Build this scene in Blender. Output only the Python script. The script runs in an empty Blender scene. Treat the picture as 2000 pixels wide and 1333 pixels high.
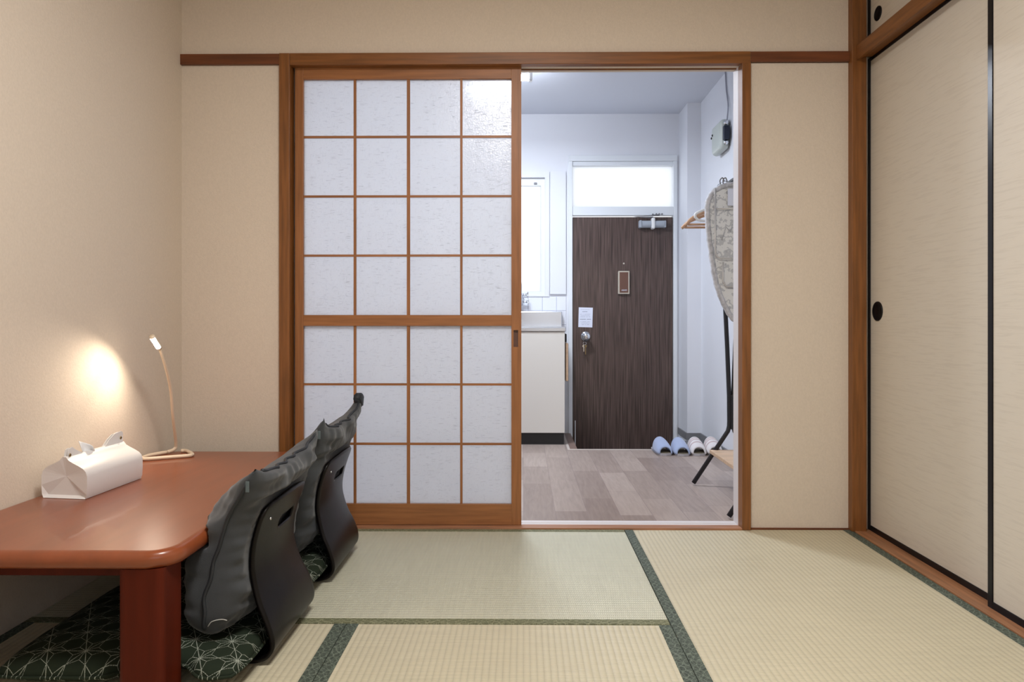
import bpy, bmesh, math, random
from math import sin, cos, pi, radians, sqrt
from mathutils import Vector, Matrix, noise

random.seed(7)
sc = bpy.context.scene
col = sc.collection

# ------------------------------------------------------------------ camera
cam_d = bpy.data.cameras.new('camera')
cam_d.sensor_width = 36
cam_d.lens = 1360 / 2000 * 36
cam_d.shift_x = -0.004
cam_d.shift_y = -0.01725
cam_d.clip_start = 0.05
cam = bpy.data.objects.new('camera', cam_d)
cam.location = (0, 0, 0.783)
cam.rotation_euler = (radians(90), 0, radians(0.6))
col.objects.link(cam)
sc.camera = cam

# ------------------------------------------------------------------ world, colour, big lights
sc.view_settings.view_transform = 'Standard'
sc.view_settings.look = 'None'
sc.view_settings.gamma = 1
sc.view_settings.exposure = 0.0
w = bpy.data.worlds.new('daylight'); sc.world = w; w.use_nodes = True
w.node_tree.nodes['Background'].inputs[0].default_value = (0.93, 0.95, 1.0, 1)
w.node_tree.nodes['Background'].inputs[1].default_value = 1.5

def area(name, loc, rot, sx, sy, power, color):
    d = bpy.data.lights.new(name, 'AREA'); d.shape = 'RECTANGLE'
    d.size = sx; d.size_y = sy; d.energy = power; d.color = color
    o = bpy.data.objects.new(name, d); o.location = loc; o.rotation_euler = rot
    col.objects.link(o); return o

# daylight through the window behind the camera
area('window_daylight', (0.35, -0.66, 1.25), (radians(90), 0, 0), 1.6, 1.2, 1.2, (0.86, 0.92, 1.0))
# the tatami room's own ceiling lamp
area('ceiling_lamp_light', (0.0, 0.95, 2.16), (0, 0, 0), 0.5, 0.5, 36.5, (1.0, 0.965, 0.93))
# the kitchen's fluorescent lamp
area('kitchen_tube_light', (-0.14, 3.9, 2.10), (0, 0, 0), 0.34, 0.09, 29, (0.82, 0.89, 1.0))

# ------------------------------------------------------------------ materials
def nt(m):
    m.use_nodes = True
    t = m.node_tree
    return t, t.nodes['Principled BSDF'], t.nodes['Material Output']

def mat(name, color, rough=0.5, metal=0.0, coat=0.0, spec=0.5, bump=None, var=None, sheen=0.0):
    """bump=(scale,strength,(sx,sy,sz)); var=(scale,amount,(sx,sy,sz))"""
    m = bpy.data.materials.new(name); t, b, o = nt(m)
    b.inputs['Base Color'].default_value = (*color, 1)
    b.inputs['Roughness'].default_value = rough
    b.inputs['Metallic'].default_value = metal
    b.inputs['Coat Weight'].default_value = coat
    b.inputs['Specular IOR Level'].default_value = spec
    b.inputs['Sheen Weight'].default_value = sheen
    N = t.nodes.new; L = t.links.new
    def nz(scale, stretch, detail=4):
        tc = N('ShaderNodeTexCoord'); mp = N('ShaderNodeMapping'); n = N('ShaderNodeTexNoise')
        mp.inputs['Scale'].default_value = stretch
        n.inputs['Scale'].default_value = scale; n.inputs['Detail'].default_value = detail
        L(tc.outputs['Object'], mp.inputs[0]); L(mp.outputs[0], n.inputs['Vector'])
        return n
    if var:
        n = nz(var[0], var[2], 5)
        r = N('ShaderNodeValToRGB'); a = var[1]
        r.color_ramp.elements[0].position = 0.3; r.color_ramp.elements[1].position = 0.7
        r.color_ramp.elements[0].color = (*[c * (1 - a) for c in color], 1)
        r.color_ramp.elements[1].color = (*[min(1, c * (1 + a)) for c in color], 1)
        L(n.outputs['Fac'], r.inputs[0]); L(r.outputs[0], b.inputs['Base Color'])
    if bump:
        n = nz(bump[0], bump[2], 4)
        bp = N('ShaderNodeBump'); bp.inputs['Strength'].default_value = bump[1]
        bp.inputs['Distance'].default_value = 0.002
        L(n.outputs['Fac'], bp.inputs['Height']); L(bp.outputs[0], b.inputs['Normal'])
    return m

def wood(name, c, axis, amt=0.28, rough=0.45, scale=9.0, coat=0.0):
    st = [9.0, 9.0, 9.0]; st[axis] = 0.55
    return mat(name, c, rough, var=(scale, amt, st), bump=(scale * 1.5, 0.12, st), coat=coat)

M = {}
M['paper'] = mat('wallpaper', (0.70, 0.612, 0.515), 0.85, bump=(300, 0.35, (1, 1, 0.6)), var=(190, 0.035, (1, 1, 0.7)), spec=0.2)
TW = (0.21, 0.078, 0.018)
M['wood_x'] = wood('trim_wood_x', TW, 0)
M['wood_y'] = wood('trim_wood_y', TW, 1)
M['wood_z'] = wood('trim_wood_z', TW, 2)
TD = (0.15, 0.045, 0.014)
M['woodd_x'] = wood('dark_trim_wood_x', TD, 0)
PW = (0.31, 0.125, 0.042)
M['pwood_x'] = wood('door_wood_x', PW, 0, 0.22)
M['pwood_z'] = wood('door_wood_z', PW, 2, 0.22)
M['sill'] = wood('sill_wood', (0.33, 0.15, 0.07), 1)
M['lacquer'] = mat('black_lacquer', (0.004, 0.004, 0.006), 0.3, spec=0.25)
M['white'] = mat('white_paint', (0.74, 0.755, 0.80), 0.55, bump=(120, 0.08, (1, 1, 1)), spec=0.3)
M['kceil'] = mat('white_ceiling_board', (0.66, 0.69, 0.76), 0.7, spec=0.2)
M['ceil'] = wood('ceiling_board', (0.48, 0.36, 0.22), 1, 0.15, 0.7)
M['alu'] = mat('pale_metal_frame', (0.74, 0.77, 0.80), 0.4, spec=0.5)
M['tile'] = None
M['steel'] = mat('stainless_steel', (0.62, 0.63, 0.66), 0.2, 0.95, bump=(40, 0.05, (1, 30, 30)))
M['chrome'] = mat('chrome', (0.75, 0.77, 0.80), 0.12, 1.0)
M['cab'] = mat('cream_laminate', (0.72, 0.69, 0.64), 0.4)
M['blackmat'] = mat('black_matte', (0.012, 0.012, 0.014), 0.5)
M['blackmetal'] = mat('black_powder_coat', (0.012, 0.012, 0.016), 0.4)
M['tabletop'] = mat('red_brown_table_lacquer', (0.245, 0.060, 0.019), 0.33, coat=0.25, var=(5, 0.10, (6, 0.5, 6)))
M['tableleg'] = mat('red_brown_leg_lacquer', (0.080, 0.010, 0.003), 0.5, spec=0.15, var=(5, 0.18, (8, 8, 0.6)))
M['ply'] = mat('black_bent_plywood', (0.004, 0.003, 0.003), 0.36, spec=0.2, coat=0.0, var=(6, 0.4, (6, 6, 0.6)))
M['grey'] = mat('charcoal_cotton', (0.052, 0.057, 0.063), 0.9, bump=(900, 0.25, (1, 1, 1)), sheen=0.25, spec=0.2)
M['zip'] = mat('dark_zip', (0.018, 0.022, 0.028), 0.6)
M['thread'] = mat('white_thread', (0.5, 0.5, 0.48), 0.8)
M['leather'] = mat('white_faux_leather', (0.80, 0.78, 0.77), 0.42, bump=(500, 0.10, (1, 1, 1)))
M['brass'] = mat('dull_brass', (0.30, 0.22, 0.12), 0.35, 1.0)
M['tissue'] = mat('tissue_paper', (0.86, 0.87, 0.88), 0.9, spec=0.1)
M['lampw'] = mat('cream_lamp_enamel', (0.80, 0.66, 0.50), 0.35)
M['paperw'] = mat('white_paper', (0.72, 0.75, 0.86), 0.8)
M['ink'] = mat('grey_ink', (0.22, 0.24, 0.32), 0.8)
M['boxg'] = mat('grey_green_plastic', (0.50, 0.54, 0.50), 0.35)
M['grayb'] = mat('grey_vinyl', (0.20, 0.20, 0.21), 0.5)
M['kamachi'] = mat('brown_step_wood', (0.24, 0.16, 0.13), 0.4, var=(6, 0.2, (4, 0.5, 4)))
M['kamachi_l'] = mat('pale_step_edge', (0.62, 0.55, 0.49), 0.4)
M['pit'] = mat('entry_pit_concrete', (0.16, 0.16, 0.17), 0.7, bump=(80, 0.3, (1, 1, 1)))
M['lightwood'] = mat('pale_wood', (0.60, 0.42, 0.28), 0.5, var=(8, 0.12, (1, 6, 6)))
M['beech'] = mat('hanger_wood', (0.55, 0.33, 0.20), 0.4, var=(8, 0.15, (1, 6, 6)))
M['plasticw'] = mat('white_plastic', (0.78, 0.78, 0.78), 0.35)
M['tan'] = mat('tan_metal', (0.50, 0.45, 0.37), 0.4)
M['brownp'] = mat('brown_plastic', (0.13, 0.06, 0.04), 0.4)
M['blue'] = mat('pale_blue_towelling', (0.36, 0.43, 0.62), 0.95, bump=(700, 0.6, (1, 1, 1)), sheen=0.3)
M['sole'] = mat('grey_slipper_edge', (0.42, 0.40, 0.42), 0.9, bump=(600, 0.3, (1, 1, 1)))
M['insole'] = mat('olive_insole', (0.17, 0.14, 0.09), 0.9)
M['wool'] = mat('white_towelling', (0.74, 0.70, 0.70), 0.95, bump=(700, 0.6, (1, 1, 1)), sheen=0.3)
M['cord'] = mat('grey_cable', (0.35, 0.36, 0.42), 0.5)
M['wire'] = mat('pale_wire', (0.62, 0.60, 0.57), 0.3, 0.4)

def emis(name, color, s):
    m = bpy.data.materials.new(name); t, b, o = nt(m)
    b.inputs['Base Color'].default_value = (*color, 1)
    b.inputs['Emission Color'].default_value = (*color, 1)
    b.inputs['Emission Strength'].default_value = s
    return m
M['tube'] = emis('lit_fluorescent_tube', (0.84, 0.90, 1.0), 120)
M['led'] = emis('lit_led_strip', (1.0, 0.86, 0.68), 40)
M['lampshade'] = emis('lit_ceiling_shade', (1.0, 0.93, 0.84), 2.5)

# node arithmetic helper
class G:
    def __init__(s, t): s.t = t
    def m(s, op, a, b=None, c=None):
        n = s.t.nodes.new('ShaderNodeMath'); n.operation = op
        for i, v in enumerate((a, b, c)):
            if v is None: continue
            if isinstance(v, (int, float)): n.inputs[i].default_value = v
            else: s.t.links.new(v, n.inputs[i])
        return n.outputs[0]

def xyz(t):
    tc = t.nodes.new('ShaderNodeTexCoord'); s = t.nodes.new('ShaderNodeSeparateXYZ')
    t.links.new(tc.outputs['Object'], s.inputs[0])
    return s.outputs[0], s.outputs[1], s.outputs[2], tc.outputs['Object']

def mixc(t, fac, c0, c1):
    n = t.nodes.new('ShaderNodeMix'); n.data_type = 'RGBA'
    t.links.new(fac, n.inputs['Factor'])
    for k, c in ((6, c0), (7, c1)):
        if isinstance(c, tuple): n.inputs[k].default_value = (*c, 1)
        else: t.links.new(c, n.inputs[k])
    return n.outputs[2]

def tatami_mat(name, along, base):
    """rush mat: ribs run along the mat, fine rush strands across it"""
    m = bpy.data.materials.new(name); t, b, o = nt(m); g = G(t)
    x, y, z, vec = xyz(t)
    L_, W_ = (y, x) if along == 'y' else (x, y)
    rib = g.m('ABSOLUTE', g.m('SINE', g.m('MULTIPLY', W_, pi / 0.0155)))
    col_id = g.m('FLOOR', g.m('DIVIDE', W_, 0.0155))
    sh = g.m('MULTIPLY', g.m('MODULO', col_id, 2.0), 0.5)
    str_ = g.m('SINE', g.m('ADD', g.m('MULTIPLY', L_, 2 * pi / 0.0052), g.m('MULTIPLY', sh, 2 * pi)))
    n = t.nodes.new('ShaderNodeTexNoise'); mp = t.nodes.new('ShaderNodeMapping')
    mp.inputs['Scale'].default_value = (1, 22, 1) if along == 'y' else (22, 1, 1)
    t.links.new(vec, mp.inputs[0]); t.links.new(mp.outputs[0], n.inputs['Vector'])
    n.inputs['Scale'].default_value = 6; n.inputs['Detail'].default_value = 3
    n2 = t.nodes.new('ShaderNodeTexNoise'); n2.inputs['Scale'].default_value = 2.2
    t.links.new(vec, n2.inputs['Vector'])
    f = g.m('ADD', g.m('MULTIPLY', n.outputs['Fac'], 0.7), g.m('MULTIPLY', n2.outputs['Fac'], 0.5))
    f = g.m('ADD', f, g.m('MULTIPLY', str_, 0.05))
    f = g.m('SUBTRACT', g.m('ADD', f, g.m('MULTIPLY', g.m('POWER', rib, 0.5), 0.55)), 0.58)
    dark = tuple(c * 0.80 for c in base); light = tuple(min(1, c * 1.12) for c in base)
    c = mixc(t, f, dark, light)
    t.links.new(c, b.inputs['Base Color'])
    b.inputs['Roughness'].default_value = 0.45
    b.inputs['Specular IOR Level'].default_value = 0.5
    bp = t.nodes.new('ShaderNodeBump'); bp.inputs['Distance'].default_value = 0.0012
    bp.inputs['Strength'].default_value = 0.8
    t.links.new(g.m('ADD', rib, g.m('MULTIPLY', str_, 0.25)), bp.inputs['Height'])
    t.links.new(bp.outputs[0], b.inputs['Normal'])
    return m

def heri_mat(name, along, c0, c1):
    m = bpy.data.materials.new(name); t, b, o = nt(m); g = G(t)
    x, y, z, vec = xyz(t)
    v = t.nodes.new('ShaderNodeTexVoronoi'); v.inputs['Scale'].default_value = 60
    v.feature = 'DISTANCE_TO_EDGE'; t.links.new(vec, v.inputs['Vector'])
    L_ = y if along == 'y' else x
    W_ = x if along == 'y' else y
    d = g.m('ABSOLUTE', g.m('SINE', g.m('MULTIPLY', L_, pi / 0.028)))
    e = g.m('ABSOLUTE', g.m('SINE', g.m('MULTIPLY', W_, pi / 0.016)))
    dia = g.m('ABSOLUTE', g.m('SUBTRACT', g.m('ADD', d, e), 1.15))
    ring = g.m('LESS_THAN', dia, 0.14)
    n = t.nodes.new('ShaderNodeTexNoise'); n.inputs['Scale'].default_value = 180
    t.links.new(vec, n.inputs['Vector'])
    f = g.m('ADD', g.m('MULTIPLY', ring, 0.28), g.m('MULTIPLY', g.m('LESS_THAN', v.outputs['Distance'], 0.06), 0.2))
    f = g.m('ADD', f, g.m('MULTIPLY', g.m('SUBTRACT', n.outputs['Fac'], 0.38), 0.7))
    c = mixc(t, f, c0, c1)
    t.links.new(c, b.inputs['Base Color']); b.inputs['Roughness'].default_value = 0.75
    return m

M['tat_y'] = tatami_mat('tatami_lengthwise', 'y', (0.61, 0.555, 0.40))
M['tat_x'] = tatami_mat('tatami_crosswise_kitchen_lit', 'x', (0.58, 0.57, 0.44))  # greyer, cooler rush: the bluish kitchen light is painted into the base colour
M['heri_y'] = heri_mat('green_brocade_lengthwise', 'y', (0.030, 0.042, 0.030), (0.27, 0.32, 0.25))
M['heri_x'] = heri_mat('green_brocade_crosswise_grazing', 'x', (0.10, 0.105, 0.05), (0.44, 0.44, 0.28))  # same green cloth, its paler grazing-angle sheen painted into both colours

def asanoha():
    m = bpy.data.materials.new('green_star_lattice_cotton'); t, b, o = nt(m); g = G(t)
    x, y, z, vec = xyz(t)
    S = 0.082
    i = g.m('DIVIDE', g.m('SUBTRACT', x, g.m('DIVIDE', y, sqrt(3))), S)
    j = g.m('DIVIDE', g.m('MULTIPLY', y, 2 / sqrt(3)), S)
    k = g.m('MULTIPLY', g.m('ADD', i, j), -1.0)
    fr = [g.m('SUBTRACT', a, g.m('FLOOR', a)) for a in (i, j, k)]
    big = g.m('GREATER_THAN', g.m('ADD', g.m('ADD', fr[0], fr[1]), fr[2]), 1.5)
    def flip(f):   # f or 1-f
        return g.m('ADD', f, g.m('MULTIPLY', big, g.m('SUBTRACT', 1.0, g.m('MULTIPLY', f, 2.0))))
    fr = [flip(f) for f in fr]
    mn = g.m('MINIMUM', g.m('MINIMUM', fr[0], fr[1]), fr[2])
    mx = g.m('MAXIMUM', g.m('MAXIMUM', fr[0], fr[1]), fr[2])
    mid = g.m('SUBTRACT', g.m('SUBTRACT', 1.0, mx), mn)
    e = 0.011
    edge = g.m('LESS_THAN', mn, e)
    span = g.m('SUBTRACT', mx, mn)
    hexa = g.m('LESS_THAN', g.m('ABSOLUTE', g.m('SUBTRACT', span, 0.5)), e * 1.1)
    spoke = g.m('MULTIPLY', g.m('LESS_THAN', g.m('SUBTRACT', mid, mn), e * 1.6), g.m('GREATER_THAN', span, 0.5))
    ln = g.m('MAXIMUM', g.m('MAXIMUM', edge, hexa), spoke)
    # running stitch
    d1 = g.m('SINE', g.m('MULTIPLY', g.m('ADD', x, g.m('MULTIPLY', y, 0.37)), 2 * pi / 0.0048))
    d2 = g.m('SINE', g.m('MULTIPLY', g.m('SUBTRACT', y, g.m('MULTIPLY', x, 0.37)), 2 * pi / 0.0048))
    dash = g.m('GREATER_THAN', g.m('ADD', d1, d2), -0.9)
    ln = g.m('MULTIPLY', ln, g.m('ADD', g.m('MULTIPLY', dash, 0.6), 0.3))
    c = mixc(t, ln, (0.016, 0.024, 0.014), (0.34, 0.37, 0.31))
    t.links.new(c, b.inputs['Base Color']); b.inputs['Roughness'].default_value = 0.9
    b.inputs['Specular IOR Level'].default_value = 0.2
    return m
M['asanoha'] = asanoha()

def plank_floor():
    m = bpy.data.materials.new('grey_brown_plank_vinyl'); t, b, o = nt(m); g = G(t)
    x, y, z, vec = xyz(t)
    mp = t.nodes.new('ShaderNodeMapping'); mp.inputs['Rotation'].default_value = (0, 0, radians(90))
    t.links.new(vec, mp.inputs[0])
    br = t.nodes.new('ShaderNodeTexBrick')
    br.inputs['Scale'].default_value = 1; br.inputs['Brick Width'].default_value = 0.58
    br.inputs['Row Height'].default_value = 0.132; br.inputs['Mortar Size'].default_value = 0.0012
    br.inputs['Mortar Smooth'].default_value = 0.2; br.offset = 0.37; br.offset_frequency = 2
    br.squash_frequency = 3; br.squash = 0.7
    br.inputs['Color1'].default_value = (0.27, 0.205, 0.175, 1)
    br.inputs['Color2'].default_value = (0.46, 0.375, 0.325, 1)
    br.inputs['Mortar'].default_value = (0.25, 0.19, 0.175, 1)
    t.links.new(mp.outputs[0], br.inputs['Vector'])
    n = t.nodes.new('ShaderNodeTexNoise'); mp2 = t.nodes.new('ShaderNodeMapping')
    mp2.inputs['Scale'].default_value = (14, 1.4, 1); n.inputs['Scale'].default_value = 5; n.inputs['Detail'].default_value = 6
    n.inputs['Distortion'].default_value = 0.6
    t.links.new(vec, mp2.inputs[0]); t.links.new(mp2.outputs[0], n.inputs['Vector'])
    mm = t.nodes.new('ShaderNodeMix'); mm.data_type = 'RGBA'; mm.blend_type = 'SOFT_LIGHT'
    mm.inputs['Factor'].default_value = 0.45
    t.links.new(br.outputs['Color'], mm.inputs[6]); t.links.new(n.outputs['Fac'], mm.inputs[7])
    t.links.new(mm.outputs[2], b.inputs['Base Color']); b.inputs['Roughness'].default_value = 0.38
    return m
M['planks'] = plank_floor()

def entry_door_mat():
    m = bpy.data.materials.new('dark_striped_woodgrain'); t, b, o = nt(m); g = G(t)
    x, y, z, vec = xyz(t)
    mp = t.nodes.new('ShaderNodeMapping'); mp.inputs['Scale'].default_value = (1, 1, 0.02)
    n = t.nodes.new('ShaderNodeTexNoise'); n.inputs['Scale'].default_value = 170; n.inputs['Detail'].default_value = 2
    t.links.new(vec, mp.inputs[0]); t.links.new(mp.outputs[0], n.inputs['Vector'])
    r = t.nodes.new('ShaderNodeValToRGB')
    r.color_ramp.elements[0].position = 0.35; r.color_ramp.elements[0].color = (0.038, 0.022, 0.018, 1)
    r.color_ramp.elements[1].position = 0.68; r.color_ramp.elements[1].color = (0.125, 0.082, 0.068, 1)
    t.links.new(n.outputs['Fac'], r.inputs[0]); t.links.new(r.outputs[0], b.inputs['Base Color'])
    b.inputs['Roughness'].default_value = 0.38
    return m
M['entry'] = entry_door_mat()

def fusuma_mat():
    m = bpy.data.materials.new('beige_threaded_door_paper'); t, b, o = nt(m)
    x, y, z, vec = xyz(t)
    mp = t.nodes.new('ShaderNodeMapping'); mp.inputs['Scale'].default_value = (1, 2.2, 40)
    n = t.nodes.new('ShaderNodeTexNoise'); n.inputs['Scale'].default_value = 5; n.inputs['Detail'].default_value = 5
    n.inputs['Distortion'].default_value = 0.5
    t.links.new(vec, mp.inputs[0]); t.links.new(mp.outputs[0], n.inputs['Vector'])
    r = t.nodes.new('ShaderNodeValToRGB')
    r.color_ramp.elements[0].position = 0.36; r.color_ramp.elements[0].color = (0.61, 0.555, 0.475, 1)
    r.color_ramp.elements[1].position = 0.5; r.color_ramp.elements[1].color = (0.65, 0.595, 0.51, 1)
    t.links.new(n.outputs['Fac'], r.inputs[0]); t.links.new(r.outputs[0], b.inputs['Base Color'])
    b.inputs['Roughness'].default_value = 0.6; b.inputs['Specular IOR Level'].default_value = 0.3
    bp = t.nodes.new('ShaderNodeBump'); bp.inputs['Strength'].default_value = 0.25; bp.inputs['Distance'].default_value = 0.001
    t.links.new(n.outputs['Fac'], bp.inputs['Height']); t.links.new(bp.outputs[0], b.inputs['Normal'])
    return m
M['fusuma'] = fusuma_mat()

def tile_mat():
    m = bpy.data.materials.new('white_square_tiles'); t, b, o = nt(m); g = G(t)
    x, y, z, vec = xyz(t)
    fx = g.m('FRACT', g.m('DIVIDE', g.m('ADD', x, 10 - 0.033), 0.101)); fz = g.m('FRACT', g.m('DIVIDE', g.m('ADD', z, 10 + 0.035), 0.101))
    gr = g.m('MAXIMUM', g.m('LESS_THAN', fx, 0.035), g.m('LESS_THAN', fz, 0.035))
    c = mixc(t, gr, (0.76, 0.78, 0.84), (0.42, 0.44, 0.52))
    t.links.new(c, b.inputs['Base Color']); b.inputs['Roughness'].default_value = 0.15
    return m
M['tile'] = tile_mat()

def frosted(name, tint, fibre=True, trans=0.9, clear=0.0):
    """obscure glass: scatters what is behind it, with thread-like flecks pressed in"""
    m = bpy.data.materials.new(name); t, b, o = nt(m); t.nodes.remove(b)
    tr = t.nodes.new('ShaderNodeBsdfTranslucent'); tr.inputs[0].default_value = (*tint, 1)
    gl = t.nodes.new('ShaderNodeBsdfGlossy'); gl.inputs['Roughness'].default_value = 0.22
    df = t.nodes.new('ShaderNodeBsdfDiffuse'); df.inputs[0].default_value = (*[c * 0.85 for c in tint], 1)
    rf = t.nodes.new('ShaderNodeBsdfRefraction'); rf.inputs['IOR'].default_value = 1.02; rf.inputs['Roughness'].default_value = 0.9
    rf.inputs[0].default_value = (*tint, 1)
    x, y, z, vec = xyz(t)
    hs = []
    for st in ((6, 1, 60), (70, 1, 9)):
        mp = t.nodes.new('ShaderNodeMapping'); mp.inputs['Scale'].default_value = st
        n = t.nodes.new('ShaderNodeTexNoise'); n.inputs['Scale'].default_value = 6; n.inputs['Detail'].default_value = 2
        t.links.new(vec, mp.inputs[0]); t.links.new(mp.outputs[0], n.inputs['Vector'])
        r = t.nodes.new('ShaderNodeValToRGB'); r.color_ramp.elements[0].position = 0.63; r.color_ramp.elements[1].position = 0.70
        t.links.new(n.outputs['Fac'], r.inputs[0]); hs.append(r.outputs[0])
    g = G(t)
    hsum = g.m('MAXIMUM', hs[0], g.m('MULTIPLY', hs[1], 0.5))
    nn = t.nodes.new('ShaderNodeTexNoise'); nn.inputs['Scale'].default_value = 160; t.links.new(vec, nn.inputs['Vector'])
    h = g.m('ADD', hsum, g.m('MULTIPLY', nn.outputs['Fac'], 0.8))
    bp = t.nodes.new('ShaderNodeBump'); bp.inputs['Strength'].default_value = 0.6 if fibre else 0.3
    bp.inputs['Distance'].default_value = 0.0015
    t.links.new(h, bp.inputs['Height'])
    if fibre:
        cf = mixc(t, hsum, tint, tuple(c * 0.83 for c in tint))
        t.links.new(cf, tr.inputs[0]); t.links.new(cf, rf.inputs[0])
    for n_ in (gl, df, tr): t.links.new(bp.outputs[0], n_.inputs['Normal'])
    a = t.nodes.new('ShaderNodeMixShader'); a.inputs[0].default_value = 0.30
    t.links.new(tr.outputs[0], a.inputs[1]); t.links.new(rf.outputs[0], a.inputs[2])
    c = t.nodes.new('ShaderNodeMixShader'); c.inputs[0].default_value = 1 - trans
    t.links.new(a.outputs[0], c.inputs[1]); t.links.new(df.outputs[0], c.inputs[2])
    e = t.nodes.new('ShaderNodeMixShader'); e.inputs[0].default_value = 0.06
    t.links.new(c.outputs[0], e.inputs[1]); t.links.new(gl.outputs[0], e.inputs[2])
    t.links.new(e.outputs[0], o.inputs['Surface'])
    return m
M['glass'] = frosted('obscure_glass_with_threads', (0.90, 0.905, 0.92), trans=0.84)
M['wglass'] = frosted('obscure_window_glass', (0.97, 0.98, 0.99), False, trans=0.95)

def floral():
    m = bpy.data.materials.new('grey_floral_print_cotton'); t, b, o = nt(m); g = G(t)
    x, y, z, vec = xyz(t)
    wv = t.nodes.new('ShaderNodeTexWave'); wv.wave_type = 'RINGS'; wv.inputs['Scale'].default_value = 5
    wv.inputs['Distortion'].default_value = 9; wv.inputs['Detail'].default_value = 2; wv.inputs['Detail Scale'].default_value = 2.5
    t.links.new(vec, wv.inputs['Vector']); wv.inputs['Scale'].default_value = 14
    v = t.nodes.new('ShaderNodeTexVoronoi'); v.inputs['Scale'].default_value = 26; t.links.new(vec, v.inputs['Vector'])
    f = g.m('MULTIPLY', g.m('GREATER_THAN', wv.outputs['Fac'], 0.72), 0.6)
    f = g.m('MAXIMUM', f, g.m('MULTIPLY', g.m('LESS_THAN', v.outputs['Distance'], 0.2), 0.8))
    c = mixc(t, f, (0.78, 0.78, 0.76), (0.40, 0.41, 0.43))
    t.links.new(c, b.inputs['Base Color']); b.inputs['Roughness'].default_value = 0.9
    return m
M['floral'] = floral()
M['hem'] = mat('grey_gathered_cotton', (0.55, 0.55, 0.57), 0.95, bump=(90, 0.9, (1, 1, 1)), var=(60, 0.25, (1, 1, 1)))

# ------------------------------------------------------------------ mesh helpers
def link(name, bm, m, parent=None, smooth=False):
    me = bpy.data.meshes.new(name)
    bmesh.ops.recalc_face_normals(bm, faces=bm.faces)
    bm.to_mesh(me); bm.free()
    o = bpy.data.objects.new(name, me)
    if m is not None:
        for k in (m if isinstance(m, (list, tuple)) else [m]): me.materials.append(k)
    col.objects.link(o)
    if smooth:
        for p in me.polygons: p.use_smooth = True
    if parent is not None:
        o.parent = parent
        p = parent; off = Vector(parent.location)
        while p.parent is not None:
            p = p.parent; off = off + Vector(p.location)
        o.location = -off
    return o

def origin(o):
    """move a top-level mesh's origin to the middle of its base (geometry stays put)"""
    vs = [v.co for v in o.data.vertices]
    c = Vector(((min(v.x for v in vs) + max(v.x for v in vs)) / 2, (min(v.y for v in vs) + max(v.y for v in vs)) / 2, min(v.z for v in vs)))
    return c

def add_box(bm, x0, x1, y0, y1, z0, z1, bev=0.0, seg=2, mi=0):
    r = bmesh.ops.create_cube(bm, size=1.0)
    vs = r['verts']
    for v in vs:
        v.co = Vector(((x0 + x1) / 2 + v.co.x * (x1 - x0), (y0 + y1) / 2 + v.co.y * (y1 - y0), (z0 + z1) / 2 + v.co.z * (z1 - z0)))
    fs = set(f for v in vs for f in v.link_faces)
    for f in fs: f.material_index = mi
    if bev > 0:
        es = list(set(e for v in vs for e in v.link_edges))
        bmesh.ops.bevel(bm, geom=es, offset=bev, segments=seg, affect='EDGES', profile=0.5)

def bx(name, x0, x1, y0, y1, z0, z1, m, parent=None, bev=0.0, seg=2):
    bm = bmesh.new(); add_box(bm, x0, x1, y0, y1, z0, z1, bev, seg)
    return link(name, bm, m, parent)

def add_tube(bm, pts, r, n=12, cap=True, r_end=None, closed=False):
    pts = [Vector(p) for p in pts]
    rings = []
    prev = None
    N_ = len(pts)
    for i, p in enumerate(pts):
        if closed: d = pts[(i + 1) % N_] - pts[i - 1]
        elif i == 0: d = pts[1] - pts[0]
        elif i == N_ - 1: d = pts[-1] - pts[-2]
        else: d = (pts[i + 1] - p).normalized() + (p - pts[i - 1]).normalized()
        d.normalize()
        if prev is None:
            up = Vector((0, 0, 1)) if abs(d.z) < 0.9 else Vector((1, 0, 0))
            a = d.cross(up).normalized()
        else:
            a = (prev - d * prev.dot(d)).normalized()
        prev = a
        b = d.cross(a)
        rr = r if r_end is None else r + (r_end - r) * i / (N_ - 1)
        rings.append([bm.verts.new(p + (a * cos(2 * pi * k / n) + b * sin(2 * pi * k / n)) * rr) for k in range(n)])
    M_ = N_ if closed else N_ - 1
    for i in range(M_):
        A, B = rings[i], rings[(i + 1) % N_]
        for k in range(n):
            bm.faces.new((A[k], A[(k + 1) % n], B[(k + 1) % n], B[k]))
    if cap and not closed:
        bm.faces.new(rings[0][::-1]); bm.faces.new(rings[-1])

def tube(name, pts, r, m, parent=None, n=12, closed=False, r_end=None):
    bm = bmesh.new(); add_tube(bm, pts, r, n, closed=closed, r_end=r_end)
    return link(name, bm, m, parent, smooth=True)

def smooth_path(pts, k=8):
    """Catmull-Rom"""
    P = [Vector(p) for p in pts]; P = [P[0] * 2 - P[1]] + P + [P[-1] * 2 - P[-2]]
    out = []
    for i in range(1, len(P) - 2):
        for j in range(k):
            t = j / k
            a, b, c, d = P[i - 1], P[i], P[i + 1], P[i + 2]
            out.append(0.5 * ((2 * b) + (c - a) * t + (2 * a - 5 * b + 4 * c - d) * t * t + (3 * b - a - 3 * c + d) * t ** 3))
    out.append(P[-2]); return out

def prism(bm, outline, axis, a, b):
    """outline: list of 2D points; extruded along axis from a to b"""
    def mk(p, h):
        if axis == 'x': return (h, p[0], p[1])
        if axis == 'y': return (p[0], h, p[1])
        return (p[0], p[1], h)
    A = [bm.verts.new(mk(p, a)) for p in outline]; B = [bm.verts.new(mk(p, b)) for p in outline]
    n = len(A)
    bm.faces.new(A); bm.faces.new(B[::-1])
    for i in range(n): bm.faces.new((A[i], A[(i + 1) % n], B[(i + 1) % n], B[i]))

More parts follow.
